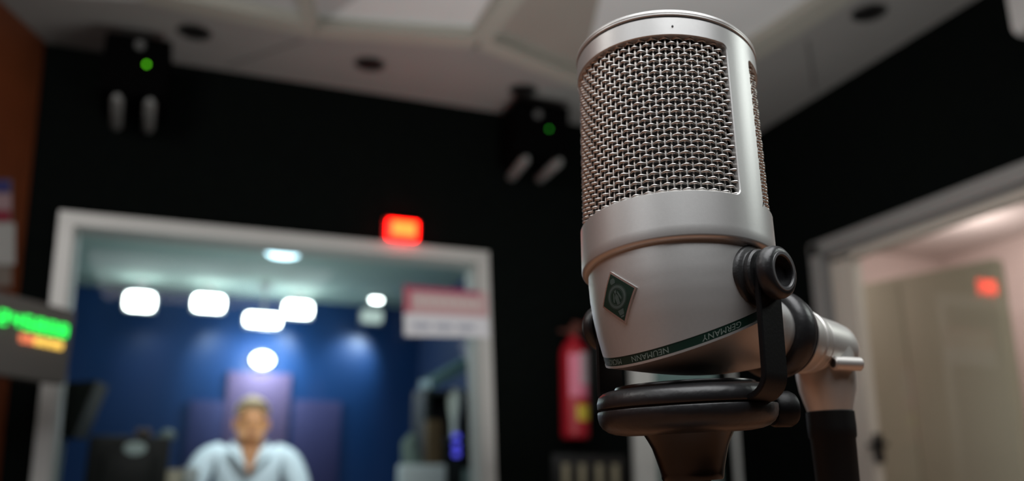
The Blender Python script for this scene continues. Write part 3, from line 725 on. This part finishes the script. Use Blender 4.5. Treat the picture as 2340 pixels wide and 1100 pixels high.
# lamps
LW = emis('lamp_white', (.86, 1, .97), 14); LD_ = emis('scallop_glow', (.75, 1, .93), .55); CAN = mat('lamp_can', (.35, .37, .37), .4)
def spot_fix(px, py, Y, w, h, lab, m=LW, energy=6., hang=True):
    p = atY(px, py, Y); t = empty('ceiling_spotlight', (p.x, p.y, CZ)); tag(t, lab, 'spotlight', 'lit spotlights in the control room')
    z = p.z - CZ
    bm = B(); box(bm, (0, 0, -.012), (.09, .09, .024), .004); obj('mount', bm, CAN, t, 30)
    bm = B(); tube(bm, [(0, 0, -.02), (0, .0, z + h / 2)], .008, 8); obj('stem', bm, CAN, t, 40)
    bm = B(); box(bm, (0, .035, z), (w + .02, .06, h + .02), .012); obj('lamp_head', bm, CAN, t, 30)
    bm = B(); box(bm, (0, -.003, z), (w, .03, h), min(w, h) * .32); obj('lit_face', bm, m, t, 40)
    if energy:
        l = bpy.data.lights.new('spot_glow', 'SPOT'); l.energy = energy * 3; l.color = (.78, .95, 1); l.shadow_soft_size = .04; l.spot_size = 1.5; l.spot_blend = .9
        o = bpy.data.objects.new('spot_glow', l); col.objects.link(o); o.location = (p.x, p.y - .06, p.z - h / 2 - .05); o.rotation_euler = Vector((.35 * (1 if p.x < .6 else -1), .75, -.75)).to_track_quat('-Z', 'Y').to_euler()
spot_fix(320, 690, 6.7, .19, .12, 'lit white spotlight furthest left under the control room ceiling', energy=.3)
spot_fix(477, 694, 6.7, .21, .11, 'lit white spotlight second from the left under the control room ceiling', energy=2.2)
spot_fix(601, 732, 6.5, .24, .085, 'wide lit spotlight hanging lowest in the row under the control room ceiling', energy=3.2)
spot_fix(681, 708, 6.75, .20, .11, 'lit white spotlight to the right of the wide low one', energy=3.2)
spot_fix(860, 683, 6.6, .085, .055, 'small round lit spotlight left of the red and white notice', energy=.4)
spot_fix(850, 724, 6.8, .16, .10, 'dim light scallop built as a glowing fixture below the small round one', LD_, energy=3.5)  # pool of light on the wall, put in as a dim glowing face
p = atY(600, 823, 6.93); t = empty('wall_lamp', (p.x, CY1, p.z)); tag(t, 'single white lamp lit on the blue wall above the seated person', 'wall lamp')
bm = B(); lathe(bm, [(-.05, .07), (0, .06)], 'Y', 32); obj('lamp_base', bm, CAN, t, 40)
bm = B(); bmesh.ops.create_uvsphere(bm, u_segments=24, v_segments=14, radius=1, matrix=Matrix.Translation((0, -.07, 0)) @ Matrix.Diagonal((.078, .035, .052, 1))); obj('globe', bm, LW, t, 60)
l = bpy.data.lights.new('globe_glow', 'POINT'); l.energy = 9; l.color = (.8, .95, 1); l.shadow_soft_size = .06; o = bpy.data.objects.new('globe_glow', l); col.objects.link(o); o.location = (p.x, 6.78, p.z)
p = atZ(647, 573, CZ); t = empty('flush_ceiling_light', (p.x, p.y, CZ)); tag(t, 'bluish flush light on the ceiling just inside the control room window', 'ceiling light')
bm = B(); lathe(bm, [(0, .12), (-.012, .12), (-.018, .11)], n=32); obj('rim', bm, CAN, t, 40)
bm = B(); lathe(bm, [(-.016, .105), (-.030, .09), (-.036, .03)], n=32); obj('diffuser', bm, emis('flush_blue', (.55, .88, 1), 4.5), t, 40)
# main light of the control room
def area(loc_, rot, size, e, c=(1, 1, 1), sy=None):
    l = bpy.data.lights.new('area_lamp', 'AREA'); l.energy = e; l.size = size; l.color = c
    if sy: l.shape = 'RECTANGLE'; l.size_y = sy
    o = bpy.data.objects.new('area_lamp', l); col.objects.link(o); o.location = loc_; o.rotation_euler = rot; return o
def aim(o, tgt): o.rotation_euler = (Vector(tgt) - o.location).to_track_quat('-Z', 'Y').to_euler()
def point(loc_, e, c, r=.1):
    l = bpy.data.lights.new('lamp', 'POINT'); l.energy = e; l.color = c; l.shadow_soft_size = r; o = bpy.data.objects.new('lamp', l); col.objects.link(o); o.location = loc_; return o
k1 = area((.35, 4.55, CZ - .05), (0, 0, 0), .8, 9, (.80, .97, 1)); 
k2 = area((.3, 5.0, 1.2), (PI, 0, 0), 1.4, 7, (.85, 1, .95))  # unseen area lamp added to brighten the ceiling from below
sl = bpy.data.lights.new('person_spot', 'SPOT'); sl.energy = 42; sl.spot_size = 1.0; sl.spot_blend = .6; sl.shadow_soft_size = .08; sl.color = (.9, .98, 1)
slo = bpy.data.objects.new('person_spot', sl); col.objects.link(slo); slo.location = (.55, 3.75, 1.98); slo.rotation_euler = (Vector((.335, 4.55, 1.1)) - Vector((.55, 3.75, 1.98))).to_track_quat('-Z', 'Y').to_euler()      # added spot lamp brightening the seated person

# console desk
cd = empty('console_desk', (.45, 3.87, 0)); tag(cd, 'long control desk below the seated person behind the glass', 'desk')
DG = mat('console_grey', (.10, .10, .10), .5)
bm = B(); box(bm, (0, 0, .74), (2.1, .36, .04), .006); obj('desktop', bm, DG, cd, 30)
for s in (-1, 1): bm = B(); box(bm, (s * 1.0, 0, .36), (.05, .34, .72), .004); obj('side_panel', bm, DG, cd, 30)
# monitor seen from behind
a_, b_ = atY(205, 995, 3.80), atY(392, 995, 3.80); cxm, wm = (a_.x + b_.x) / 2, b_.x - a_.x
mo = empty('computer_monitor', (cxm, 3.80, .76)); tag(mo, 'dark computer monitor with a painted oval reflection on its back left of the seated person', 'monitor')
zt3 = a_.z - .76; DKM = mat('monitor_dark', (.006, .009, .0075), .5, spec=.3)
bm = B(); box(bm, (0, .02, zt3 - .14), (wm, .045, .28), .012); box(bm, (0, -.015, zt3 - .15), (wm * .62, .04, .18), .015); obj('screen_shell', bm, DKM, mo, 30)
bm = B(); box(bm, (0, -.0, (zt3 - .2) / 2), (.05, .03, zt3 - .2), .004); obj('neck', bm, DKM, mo, 30)
bm = B(); box(bm, (0, 0, .008), (.24, .17, .016), .004); obj('foot', bm, DKM, mo, 30)
q = atY(309, 1025, 3.76); bm = B(); lathe(bm, [(-.003, .040), (.003, .040)], 'Y', 32, M=Matrix.Translation((q.x - cxm, -.038, q.z - .76)) @ Matrix.Diagonal((1, 1, .62, 1))); obj('oval_reflection', bm, mat('reflection_pale', (.42, .56, .54), .5), mo, 40)  # reflected spot on the shell, painted in as a pale disc
def small(px, py, Y, name, cat, lab, m, fn, top=None):
    p = atY(px, py, Y); t = empty(name, p); tag(t, lab, cat); bm = B(); fn(bm); return t, bm
# little things on top of the monitor
zt_m = a_.z
t = empty('webcam', (atY(328, 990, 3.81).x, 3.815, zt_m)); tag(t, 'small brownish webcam sitting on top of the dark monitor', 'webcam')
bm = B(); box(bm, (0, 0, .016), (.055, .03, .026), .008); obj('camera_body', bm, mat('webcam_brown', (.16, .12, .08), .5), t, 30); bm = B(); lathe(bm, [(-.022, .009), (-.014, .010)], 'Y', 20, off=(0, 0, .016)); obj('lens', bm, DKM, t, 40)
bm = B(); box(bm, (0, .004, .003), (.03, .03, .006)); obj('clip', bm, DKM, t, 30)
t = empty('talkback_lamp', (atY(382, 995, 3.97).x, 3.97, .76)); tag(t, 'pale grey-green lamp head on a thin stem beside the dark monitor', 'lamp')
zz = atY(382, 997, 3.97).z - .76
bm = B(); tube(bm, [(0, 0, .01), (0, 0, zz - .03)], .006, 8); obj('stem', bm, DKM, t, 40); bm = B(); lathe(bm, [(0, .045), (.012, .04), (.016, .01)], n=24); obj('base', bm, DKM, t, 40)
bm = B(); bmesh.ops.create_uvsphere(bm, u_segments=20, v_segments=12, radius=1, matrix=Matrix.Translation((0, 0, zz)) @ Matrix.Diagonal((.034, .03, .026, 1))); obj('head', bm, mat('lamp_greygreen', (.20, .28, .27), .5), t, 60)
# dark speaker on the left, next to the frame
q0, q1 = atY(128, 876, 3.82), atY(205, 1000, 3.82)
sp_ = empty('studio_loudspeaker', ((q0.x + q1.x) / 2, 3.82, .76)); tag(sp_, 'dark olive loudspeaker on a teal stand just inside the window\'s left edge', 'loudspeaker')
OL = mat('olive_dark', (.010, .015, .009), .7)
bm = B(); prism(bm, [Vector((-.11, .06, q0.z - .76)), Vector((.075, -.06, q0.z - .76 + .01)), Vector((.02, -.06, q1.z - .76)), Vector((-.12, .06, q1.z - .76))], (.03, .2, 0)); obj('cabinet', bm, OL, sp_, 30)
bm = B(); box(bm, (-.045, .06, (q1.z - .76) / 2), (.05, .06, q1.z - .76), .004); obj('stand', bm, mat('stand_teal', (.12, .19, .17), .6), sp_, 30)
# mugs
def mug(px, py, Y, lab, m):
    p = atY(px, py, Y); zt4 = p.z - .76; t = empty('tall_cup', (p.x, Y, .76)); tag(t, lab, 'cup', 'tall cups on the control desk')
    bm = B(); lathe(bm, [(0, .026), (.004, .028), (zt4 - .02, .033), (zt4, .034), (zt4 - .002, .031), (.01, .026)], n=32); obj('cup_wall', bm, m, t, 40)
mug(402, 1074, 3.80, 'cream tall cup on the control desk beside the monitor', mat('cup_cream', (.52, .52, .40), .4)); mug(436, 1070, 3.93, 'white tall cup on the control desk touching the white sleeve', mat('cup_white', (.66, .76, .76), .4))

# equipment cabinet on the right side of the control room
Yc = 5.0
rk = empty('equipment_cabinet', (1.56, 5.05, 0)); tag(rk, 'dark open equipment cabinet with slanted teal lid inside the right edge of the window', 'cabinet')
DKC = mat('cabinet_dark', (.010, .016, .015), .6)
def rl(px, py, Y=Yc): return atY(px, py, Y) - rk.location
bm = B(); zt5 = rl(1000, 885).z
box(bm, (0, .30, zt5 / 2), (.44, .03, zt5), .003); box(bm, (-.215, .15, zt5 / 2), (.03, .30, zt5)); box(bm, (.205, .15, zt5 / 2), (.03, .30, zt5)); obj('carcass', bm, DKC, rk, 30)
for z in (.35, .75, rl(1000, 1006).z, zt5 - .02):
    bm = B(); box(bm, (0, .15, z), (.42, .29, .02)); obj('shelf', bm, mat('cabinet_shelf', (.06, .08, .075), .6), rk, 30)
bm = B(); P = [rl(985, 868), rl(1085, 812), rl(1085, 838), rl(985, 890)]; prism(bm, P, (0, .28, .02)); obj('slanted_lid', bm, mat('lid_teal', (.10, .19, .20), .5), rk, 30)
zsh = .75 + .01
zs2 = rl(1000, 1006).z + .01
p = atY(1040, 920, 5.08); t = empty('round_jar', (p.x, 5.08, zs2)); tag(t, 'pale oval jar standing in the dark equipment cabinet', 'jar')
hh = atY(1040, 888, 5.08).z - zs2
bm = B(); lathe(bm, [(0, .022), (hh * .35, .024), (hh * .5, .036), (hh * .72, .046), (hh * .9, .040), (hh, .022)], n=32); obj('jar_body', bm, mat('jar_pale', (.80, .88, .80), .4), t, 40)
p = atY(984, 985, 4.88); t = empty('brown_box', (p.x, 4.82, .76)); 
bk = empty('side_table', (1.36, 4.82, 0)); tag(bk, 'low dark side table in front of the equipment cabinet', 'table')
bm = B(); box(bm, (0, 0, .74), (.52, .28, .04), .004); obj('table_top', bm, DG, bk, 30)
for sx in (-.23, .23):
    for sy in (-.11, .11): bm = B(); box(bm, (sx, sy, .36), (.03, .03, .72)); obj('leg', bm, DG, bk, 30)
t.location.x = p.x + .012; tag(t, 'brown carton standing behind the white printer', 'carton'); zh = atY(984, 960, 4.82).z - .76
bm = B(); box(bm, (0, .05, zh / 2), (.085, .08, zh), .004); obj('carton_body', bm, mat('carton_brown', (.11, .07, .03), .8), t, 30)
bm = B(); box(bm, (0, .05, zh + .001), (.02, .082, .003)); obj('tape', bm, mat('carton_tape', (.2, .15, .08), .4), t, 30)
p = atY(948, 1040, 4.87); t = empty('cloth_bag', (p.x - .025, 4.87, .76)); tag(t, 'grey-green cloth bag slumped between the carton and the purple wall panel', 'bag'); zh = atY(950, 990, 4.8).z - .76
bm = B(); lathe(bm, [(0, .055), (zh * .3, .068), (zh * .7, .058), (zh * .9, .045), (zh, .02)], n=24); 
for v in bm.verts: v.co.x += .012 * math.sin(v.co.z * 40) ; v.co.y *= .7
obj('bag_body', bm, mat('bag_greygreen', (.17, .23, .20), .8), t, 50)
a_, b_ = atY(912, 1062, 4.72), atY(1014, 1062, 4.72); t = empty('white_printer', ((a_.x + b_.x) / 2, 4.72, .76)); tag(t, 'bright white printer on the side table at the bottom of the window', 'printer'); zh = a_.z - .76
bm = B(); box(bm, (0, 0, zh / 2), (b_.x - a_.x, .10, zh), .012); obj('printer_case', bm, mat('printer_white', (.70, .80, .80), .5), t, 30); bm = B(); box(bm, (0, -.052, zh * .25), (.15, .01, .03), .002); obj('paper_slot', bm, DKM, t, 30)
p = atY(1043, 1020, 4.98); t = empty('blue_display', (p.x, 5.03, zs2 - .24)); 
zz0 = .76; t.location.z = .76; tag(t, 'slim audio device with a column of blue lights in the cabinet', 'audio device')
t.location.y = 5.04
bm = B(); zh = atY(1043, 985, 5.0).z - .76; zh = min(zh, zs2 - .76 - .035); box(bm, (0, 0, zh / 2), (.10, .10, zh), .004); obj('device_case', bm, DKC, t, 30)
for y_ in (998, 1020, 1038): 
    q = atY(1043, y_, 4.985); bm = B(); box(bm, (q.x - t.location.x, -.053, q.z - .76), (.040, .006, .030), .008); obj('blue_light', bm, emis('blue_led', (.10, .10, .95), .85), t, 40)
p = atY(1060, 1085, 4.9); t = empty('teal_crate', (1.52, 4.86, .76)); 
zh = atY(1060, 1072, 4.82).z - .76; tag(t, 'grey-teal crate beside the white printer at the window edge', 'crate')
t.location.x = 1.575
bk2 = bk
bm = B(); box(bm, (0, 0, zh / 2), (.12, .10, zh), .006); obj('crate_body', bm, mat('crate_teal', (.15, .21, .20), .6), t, 30); bm = B(); box(bm, (0, -.052, zh * .7), (.06, .008, .02), .002); obj('hand_slot', bm, DKM, t, 30)

# ------------------------------------------------------------------ seated person
SKIN = mat('skin_warm', (.46, .21, .085), .55, noise=.08, nscale=20); SHIRT = mat('shirt_white_blue', (.66, .80, .86), .8, noise=.05, nscale=20); TROU = mat('trousers_dark', (.03, .035, .05), .8); HAIR = mat('hair_sandy', (.50, .40, .26), .7, noise=.2, nscale=60)
per = empty('person', (.335, 4.55, 0)); tag(per, 'person in a pale white-blue open-collared shirt seated behind the glass facing the studio', 'person')
def skin(name, verts, edges_, radii, root, m, par, sub=2):
    me = bpy.data.meshes.new(name); me.from_pydata([Vector(v) for v in verts], edges_, []); o = bpy.data.objects.new(name, me); col.objects.link(o)
    md = o.modifiers.new('s', 'SKIN'); md.use_smooth_shade = True
    sv = me.skin_vertices[0].data
    for i, r in enumerate(radii): sv[i].radius = (r, r) if not isinstance(r, tuple) else r; sv[i].use_root = (i == root)
    s2 = o.modifiers.new('d', 'SUBSURF'); s2.levels = sub; s2.render_levels = sub
    dg = bpy.context.evaluated_depsgraph_get(); dg.update()
    m2 = bpy.data.meshes.new_from_object(o.evaluated_get(dg)); bpy.data.objects.remove(o); bpy.data.meshes.remove(me)
    for p_ in m2.polygons: p_.use_smooth = True
    m2.materials.clear(); m2.materials.append(m); o = bpy.data.objects.new(name, m2); col.objects.link(o); o.parent = par; return o
# body skeleton (local: -Y faces the studio)
V_ = [(0, .02, .54), (0, .03, .73), (0, .03, .95), (0, .02, 1.07), (0, .01, 1.125), (0, -.012, 1.165), (0, -.025, 1.22), (0, -.035, 1.27), (0, -.03, 1.345)]
R_s = [(.15, .12), (.14, .10), (.15, .10), (.15, .095), (.085, .07), (.054, .054), (.070, .075), (.078, .09), (.066, .078)]
E_ = [(i, i + 1) for i in range(8)]
def chain(start, ptsr):
    last = start
    for p_, r in ptsr: V_.append(p_); R_s.append(r); E_.append((last, len(V_) - 1)); last = len(V_) - 1
    return last
for s in (-1, 1):
    e = chain(3, [((s * .13, .02, 1.10), .062), ((s * .185, .015, 1.09), .058), ((s * .24, -.02, .96), .046), ((s * .26, -.04, .80), .038), ((s * .215, -.14, .70), .034), ((s * .17, -.22, .645), .024), ((s * .155, -.26, .63), (.034, .018))])
    for k_, (dx, dl) in enumerate(((-.030, .068), (-.010, .078), (.010, .074), (.028, .058))):
        bx_, by_ = s * .155 + dx, -.285; chain(e, [((bx_, by_, .628), .0095), ((bx_, by_ - dl * .5, .624), .0088), ((bx_, by_ - dl * .95, .612), .0078)])
    chain(e, [((s * .155 - s * .038, -.265, .628), .011), ((s * .155 - s * .058, -.29, .622), .009)])
    chain(0, [((s * .10, -.02, .53), .085), ((s * .13, -.16, .53), .072), ((s * .14, -.33, .52), .058), ((s * .14, -.30, .30), .048), ((s * .14, -.26, .09), .036), ((s * .14, -.31, .045), .036), ((s * .145, -.39, .03), .028)])
body = skin('body', V_, E_, R_s, 0, SKIN, per)
# face
def ell(bm, c, s): bmesh.ops.create_uvsphere(bm, u_segments=16, v_segments=10, radius=1, matrix=Matrix.Translation(Vector(c)) @ Matrix.Diagonal((*s, 1)))
bm = B(); ell(bm, (0, -.122, 1.262), (.013, .018, .022)); obj('nose', bm, SKIN, per, 60)
for s in (-1, 1):
    bm = B(); ell(bm, (s * .030, -.107, 1.288), (.012, .008, .007)); obj('eye', bm, mat('eye_dark', (.02, .015, .012), .3), per, 60)
    bm = B(); ell(bm, (s * .076, -.02, 1.268), (.010, .018, .028)); obj('ear', bm, SKIN, per, 60)
bm = B(); ell(bm, (0, -.108, 1.222), (.024, .010, .006)); obj('mouth', bm, mat('lips', (.30, .10, .06), .5), per, 60)
bm = B(); bmesh.ops.create_uvsphere(bm, u_segments=28, v_segments=18, radius=1, matrix=Matrix.Translation((0, -.018, 1.315)) @ Matrix.Diagonal((.083, .097, .088, 1)))
bmesh.ops.delete(bm, geom=[v for v in bm.verts if v.co.z < 1.315 or (v.co.y < -.06 and v.co.z < 1.362)], context='VERTS'); obj('hair', bm, HAIR, per, 60)
# shirt
V_, R_s, E_ = [(0, .02, .56), (0, .03, .74), (0, .03, .97), (0, .02, 1.08), (0, .02, 1.13)], [(.168, .135), (.165, .125), (.172, .122), (.168, .112), (.082, .068)], [(0, 1), (1, 2), (2, 3), (3, 4)]
for s in (-1, 1): chain(3, [((s * .14, .02, 1.115), .076), ((s * .195, .015, 1.10), .072), ((s * .25, -.02, .97), .060), ((s * .268, -.035, .86), .055)])
skin('shirt', V_, E_, R_s, 0, SHIRT, per)
bm = B()
for s in (-1, 1): prism(bm, [Vector((s * .012, -.112, 1.06)), Vector((s * .085, -.085, 1.135)), Vector((s * .075, -.04, 1.18)), Vector((s * .045, -.085, 1.15))], (s * .012, -.012, .006))
obj('collar', bm, SHIRT, per, 40)
bm = B(); prism(bm, [Vector((-.045, -.100, 1.16)), Vector((.045, -.100, 1.16)), Vector((.008, -.118, 1.04)), Vector((-.008, -.118, 1.04))], (0, .03, 0)); obj('open_neck', bm, SKIN, per, 40)
V_, R_s, E_ = [(0, .02, .60), (0, .02, .54)], [(.165, .13), (.165, .135)], [(0, 1)]
for s in (-1, 1): chain(1, [((s * .10, -.02, .53), .095), ((s * .13, -.16, .53), .083), ((s * .14, -.33, .52), .070), ((s * .14, -.30, .30), .062), ((s * .14, -.26, .12), .056)])
skin('trousers', V_, E_, R_s, 0, TROU, per)
for s in (-1, 1): bm = B(); ell(bm, (s * .142, -.33, .04), (.048, .125, .04)); obj('shoe', bm, mat('shoe_black', (.01, .01, .01), .4), per, 60)
# chair of the person
ch = empty('office_chair', (.335, 4.58, 0)); tag(ch, 'black office chair under the seated person', 'chair')
CHB = mat('chair_black', (.012, .012, .013), .6)
bm = B(); box(bm, (0, .0, .395), (.48, .48, .07), .02); obj('seat', bm, CHB, ch, 30); bm = B(); box(bm, (0, .27, .72), (.42, .05, .46), .02); obj('backrest', bm, CHB, ch, 30)
bm = B(); box(bm, (0, .24, .45), (.05, .03, .2)); obj('back_support', bm, CHB, ch, 30)
bm = B(); lathe(bm, [(.08, .03), (.36, .025)], n=20); obj('gas_column', bm, CHB, ch, 40)
for i in range(5):
    a5 = 2 * PI * i / 5 + .3; bm = B(); tube(bm, [(0, 0, .10), (.27 * math.cos(a5), .27 * math.sin(a5), .065)], .02, 8); lg = obj('base_leg', bm, CHB, ch, 40)
    bm = B(); ell(bm, (.27 * math.cos(a5), .27 * math.sin(a5), .028), (.028, .028, .028)); obj('castor', bm, CHB, lg, 60)

# ================================================================== SIDE ROOM (right) and CORRIDOR
PK = mat('side_room_paint', (.72, .60, .56), .85, noise=.03, nscale=4)
SX0, SX1, SY0, SY1, SZ = XR + TH, 5.2, .2, 4.9, 2.62
bm = B(); box(bm, (SX1 + .05, (SY0 + SY1) / 2, 1.35), (.1, SY1 - SY0, 2.7)); S(obj('wall_side_room_right', bm, PK))
bm = B(); box(bm, ((SX0 + SX1) / 2, SY1 + .05, 1.35), (SX1 - SX0, .1, 2.7)); S(obj('wall_side_room_back', bm, PK))
bm = B(); box(bm, ((SX0 + SX1) / 2, SY0 - .05, 1.35), (SX1 - SX0, .1, 2.7)); S(obj('wall_side_room_front', bm, PK))
bm = B(); box(bm, ((SX0 + SX1) / 2, (SY0 + SY1) / 2, SZ + .05), (SX1 - SX0, SY1 - SY0, .1)); S(obj('ceiling_side_room', bm, mat('side_ceiling', (.62, .55, .52), .85)))
bm = B(); box(bm, ((SX0 + SX1) / 2, (SY0 + SY1) / 2, -.05), (SX1 - SX0, SY1 - SY0, .1)); S(obj('floor_side_room', bm, mat('side_floor', (.25, .2, .16), .6)))
bm = B(); box(bm, (XR + TH + .02, 4.2, 1.35), (.04, 1.4, 2.7)); S(obj('wall_side_room_left', bm, PK))
A_, Bp = atZ(1955, 652, 2.1), atZ(2268, 590, 2.1); dv = (Bp - A_).normalized(); nv = Vector((-dv.y, dv.x, 0));
if nv.x < 0: nv = -nv
wl_ = (Bp - A_).length + .25
Kx = A_ - dv * .25
WM = Matrix.Translation(Vector((Kx.x, Kx.y, 0))) @ Matrix((dv, nv, Vector((0, 0, 1)))).transposed().to_4x4()
if WM.determinant() < 0: WM = Matrix.Translation(Vector((Kx.x, Kx.y, 0))) @ Matrix((dv, -nv, Vector((0, 0, 1)))).transposed().to_4x4()
sgn = 1 if (WM.to_3x3() @ Vector((0, 1, 0))).x > 0 else -1
wb = empty('tall_cupboard', M=WM); tag(wb, 'tall shallow plain beige cupboard in the side room behind the glass door', 'cupboard')
BEI = mat('cabinet_beige', (.50, .48, .37), .7, noise=.04, nscale=3)
bm = B(); box(bm, (wl_ / 2, sgn * .065, 1.05), (wl_, .09, 2.1), .004); obj('carcass', bm, BEI, wb, 30)
for i in (0, 1):
    w2 = wl_ / 2 - .006; bm = B(); box(bm, (wl_ * (.25 + .5 * i), sgn * .01, 1.05), (w2, .02, 2.06), .003); do = obj('cupboard_door', bm, BEI, wb, 30)
    bm = B(); box(bm, (wl_ * .5 + (-.04 if i == 0 else .04), sgn * -.008, .95), (.014, .016, .12), .004); obj('door_pull', bm, mat('pull_beige', (.42, .38, .30), .5), do, 30)
area((3.5, 2.0, SZ - .04), (0, 0, 0), .7, 15, (1, .97, .88)); point((4.55, 4.0, 2.35), 9, (1, .90, .86), .1); point((3.1, 4.2, 2.2), 5, (1, .90, .86), .1)  # point lamps added out of sight to brighten the upper walls
# corridor behind the vision panel
TG = mat('corridor_paint', (.40, .50, .46), .85)
bm = B(); box(bm, ((CX1 + .06 + XR) / 2 + .03, 4.65, 1.3), (XR - CX1 + .0, .08, 2.6)); S(obj('wall_corridor_back', bm, TG))
bm = B(); box(bm, (CX1 + .4, 4.1, 2.5), (.75, 1.05, .06)); S(obj('ceiling_corridor', bm, TG))
bm = B(); box(bm, (XR + TH - .03, 4.1, 1.3), (.04, 1.0, 2.6)); S(obj('wall_corridor_right', bm, TG))
point((2.15, 4.1, 2.2), 5, (.9, 1, .95), .08)

# ================================================================== STUDIO LIGHTS
kl = area((-1.55, -.25, 2.45), (0, 0, 0), 1.1, 6, (.97, .985, 1)); aim(kl, O)
k3 = area((.15, -.35, 2.56), (0, 0, 0), 1.7, 50, (.97, .985, 1))
rl_ = area((2.2, .05, 2.25), (0, 0, 0), .6, 8, (.93, 1, .96)); aim(rl_, O)
wl2 = area((-1.2, .9, 2.35), (0, 0, 0), .7, 14, (1, .98, .95)); aim(wl2, (.8, 3.49, 1.6))  # added area lamp, brightens the back wall
ul = area((1.0, 2.25, 1.05), (PI, 0, 0), 1.0, 11, (1, .99, .96))      # unseen area lamp added to wash the ceiling
w = bpy.data.worlds.new('world'); scn.world = w; w.use_nodes = True; w.node_tree.nodes['Background'].inputs[0].default_value = (.02, .022, .024, 1); w.node_tree.nodes['Background'].inputs[1].default_value = .3
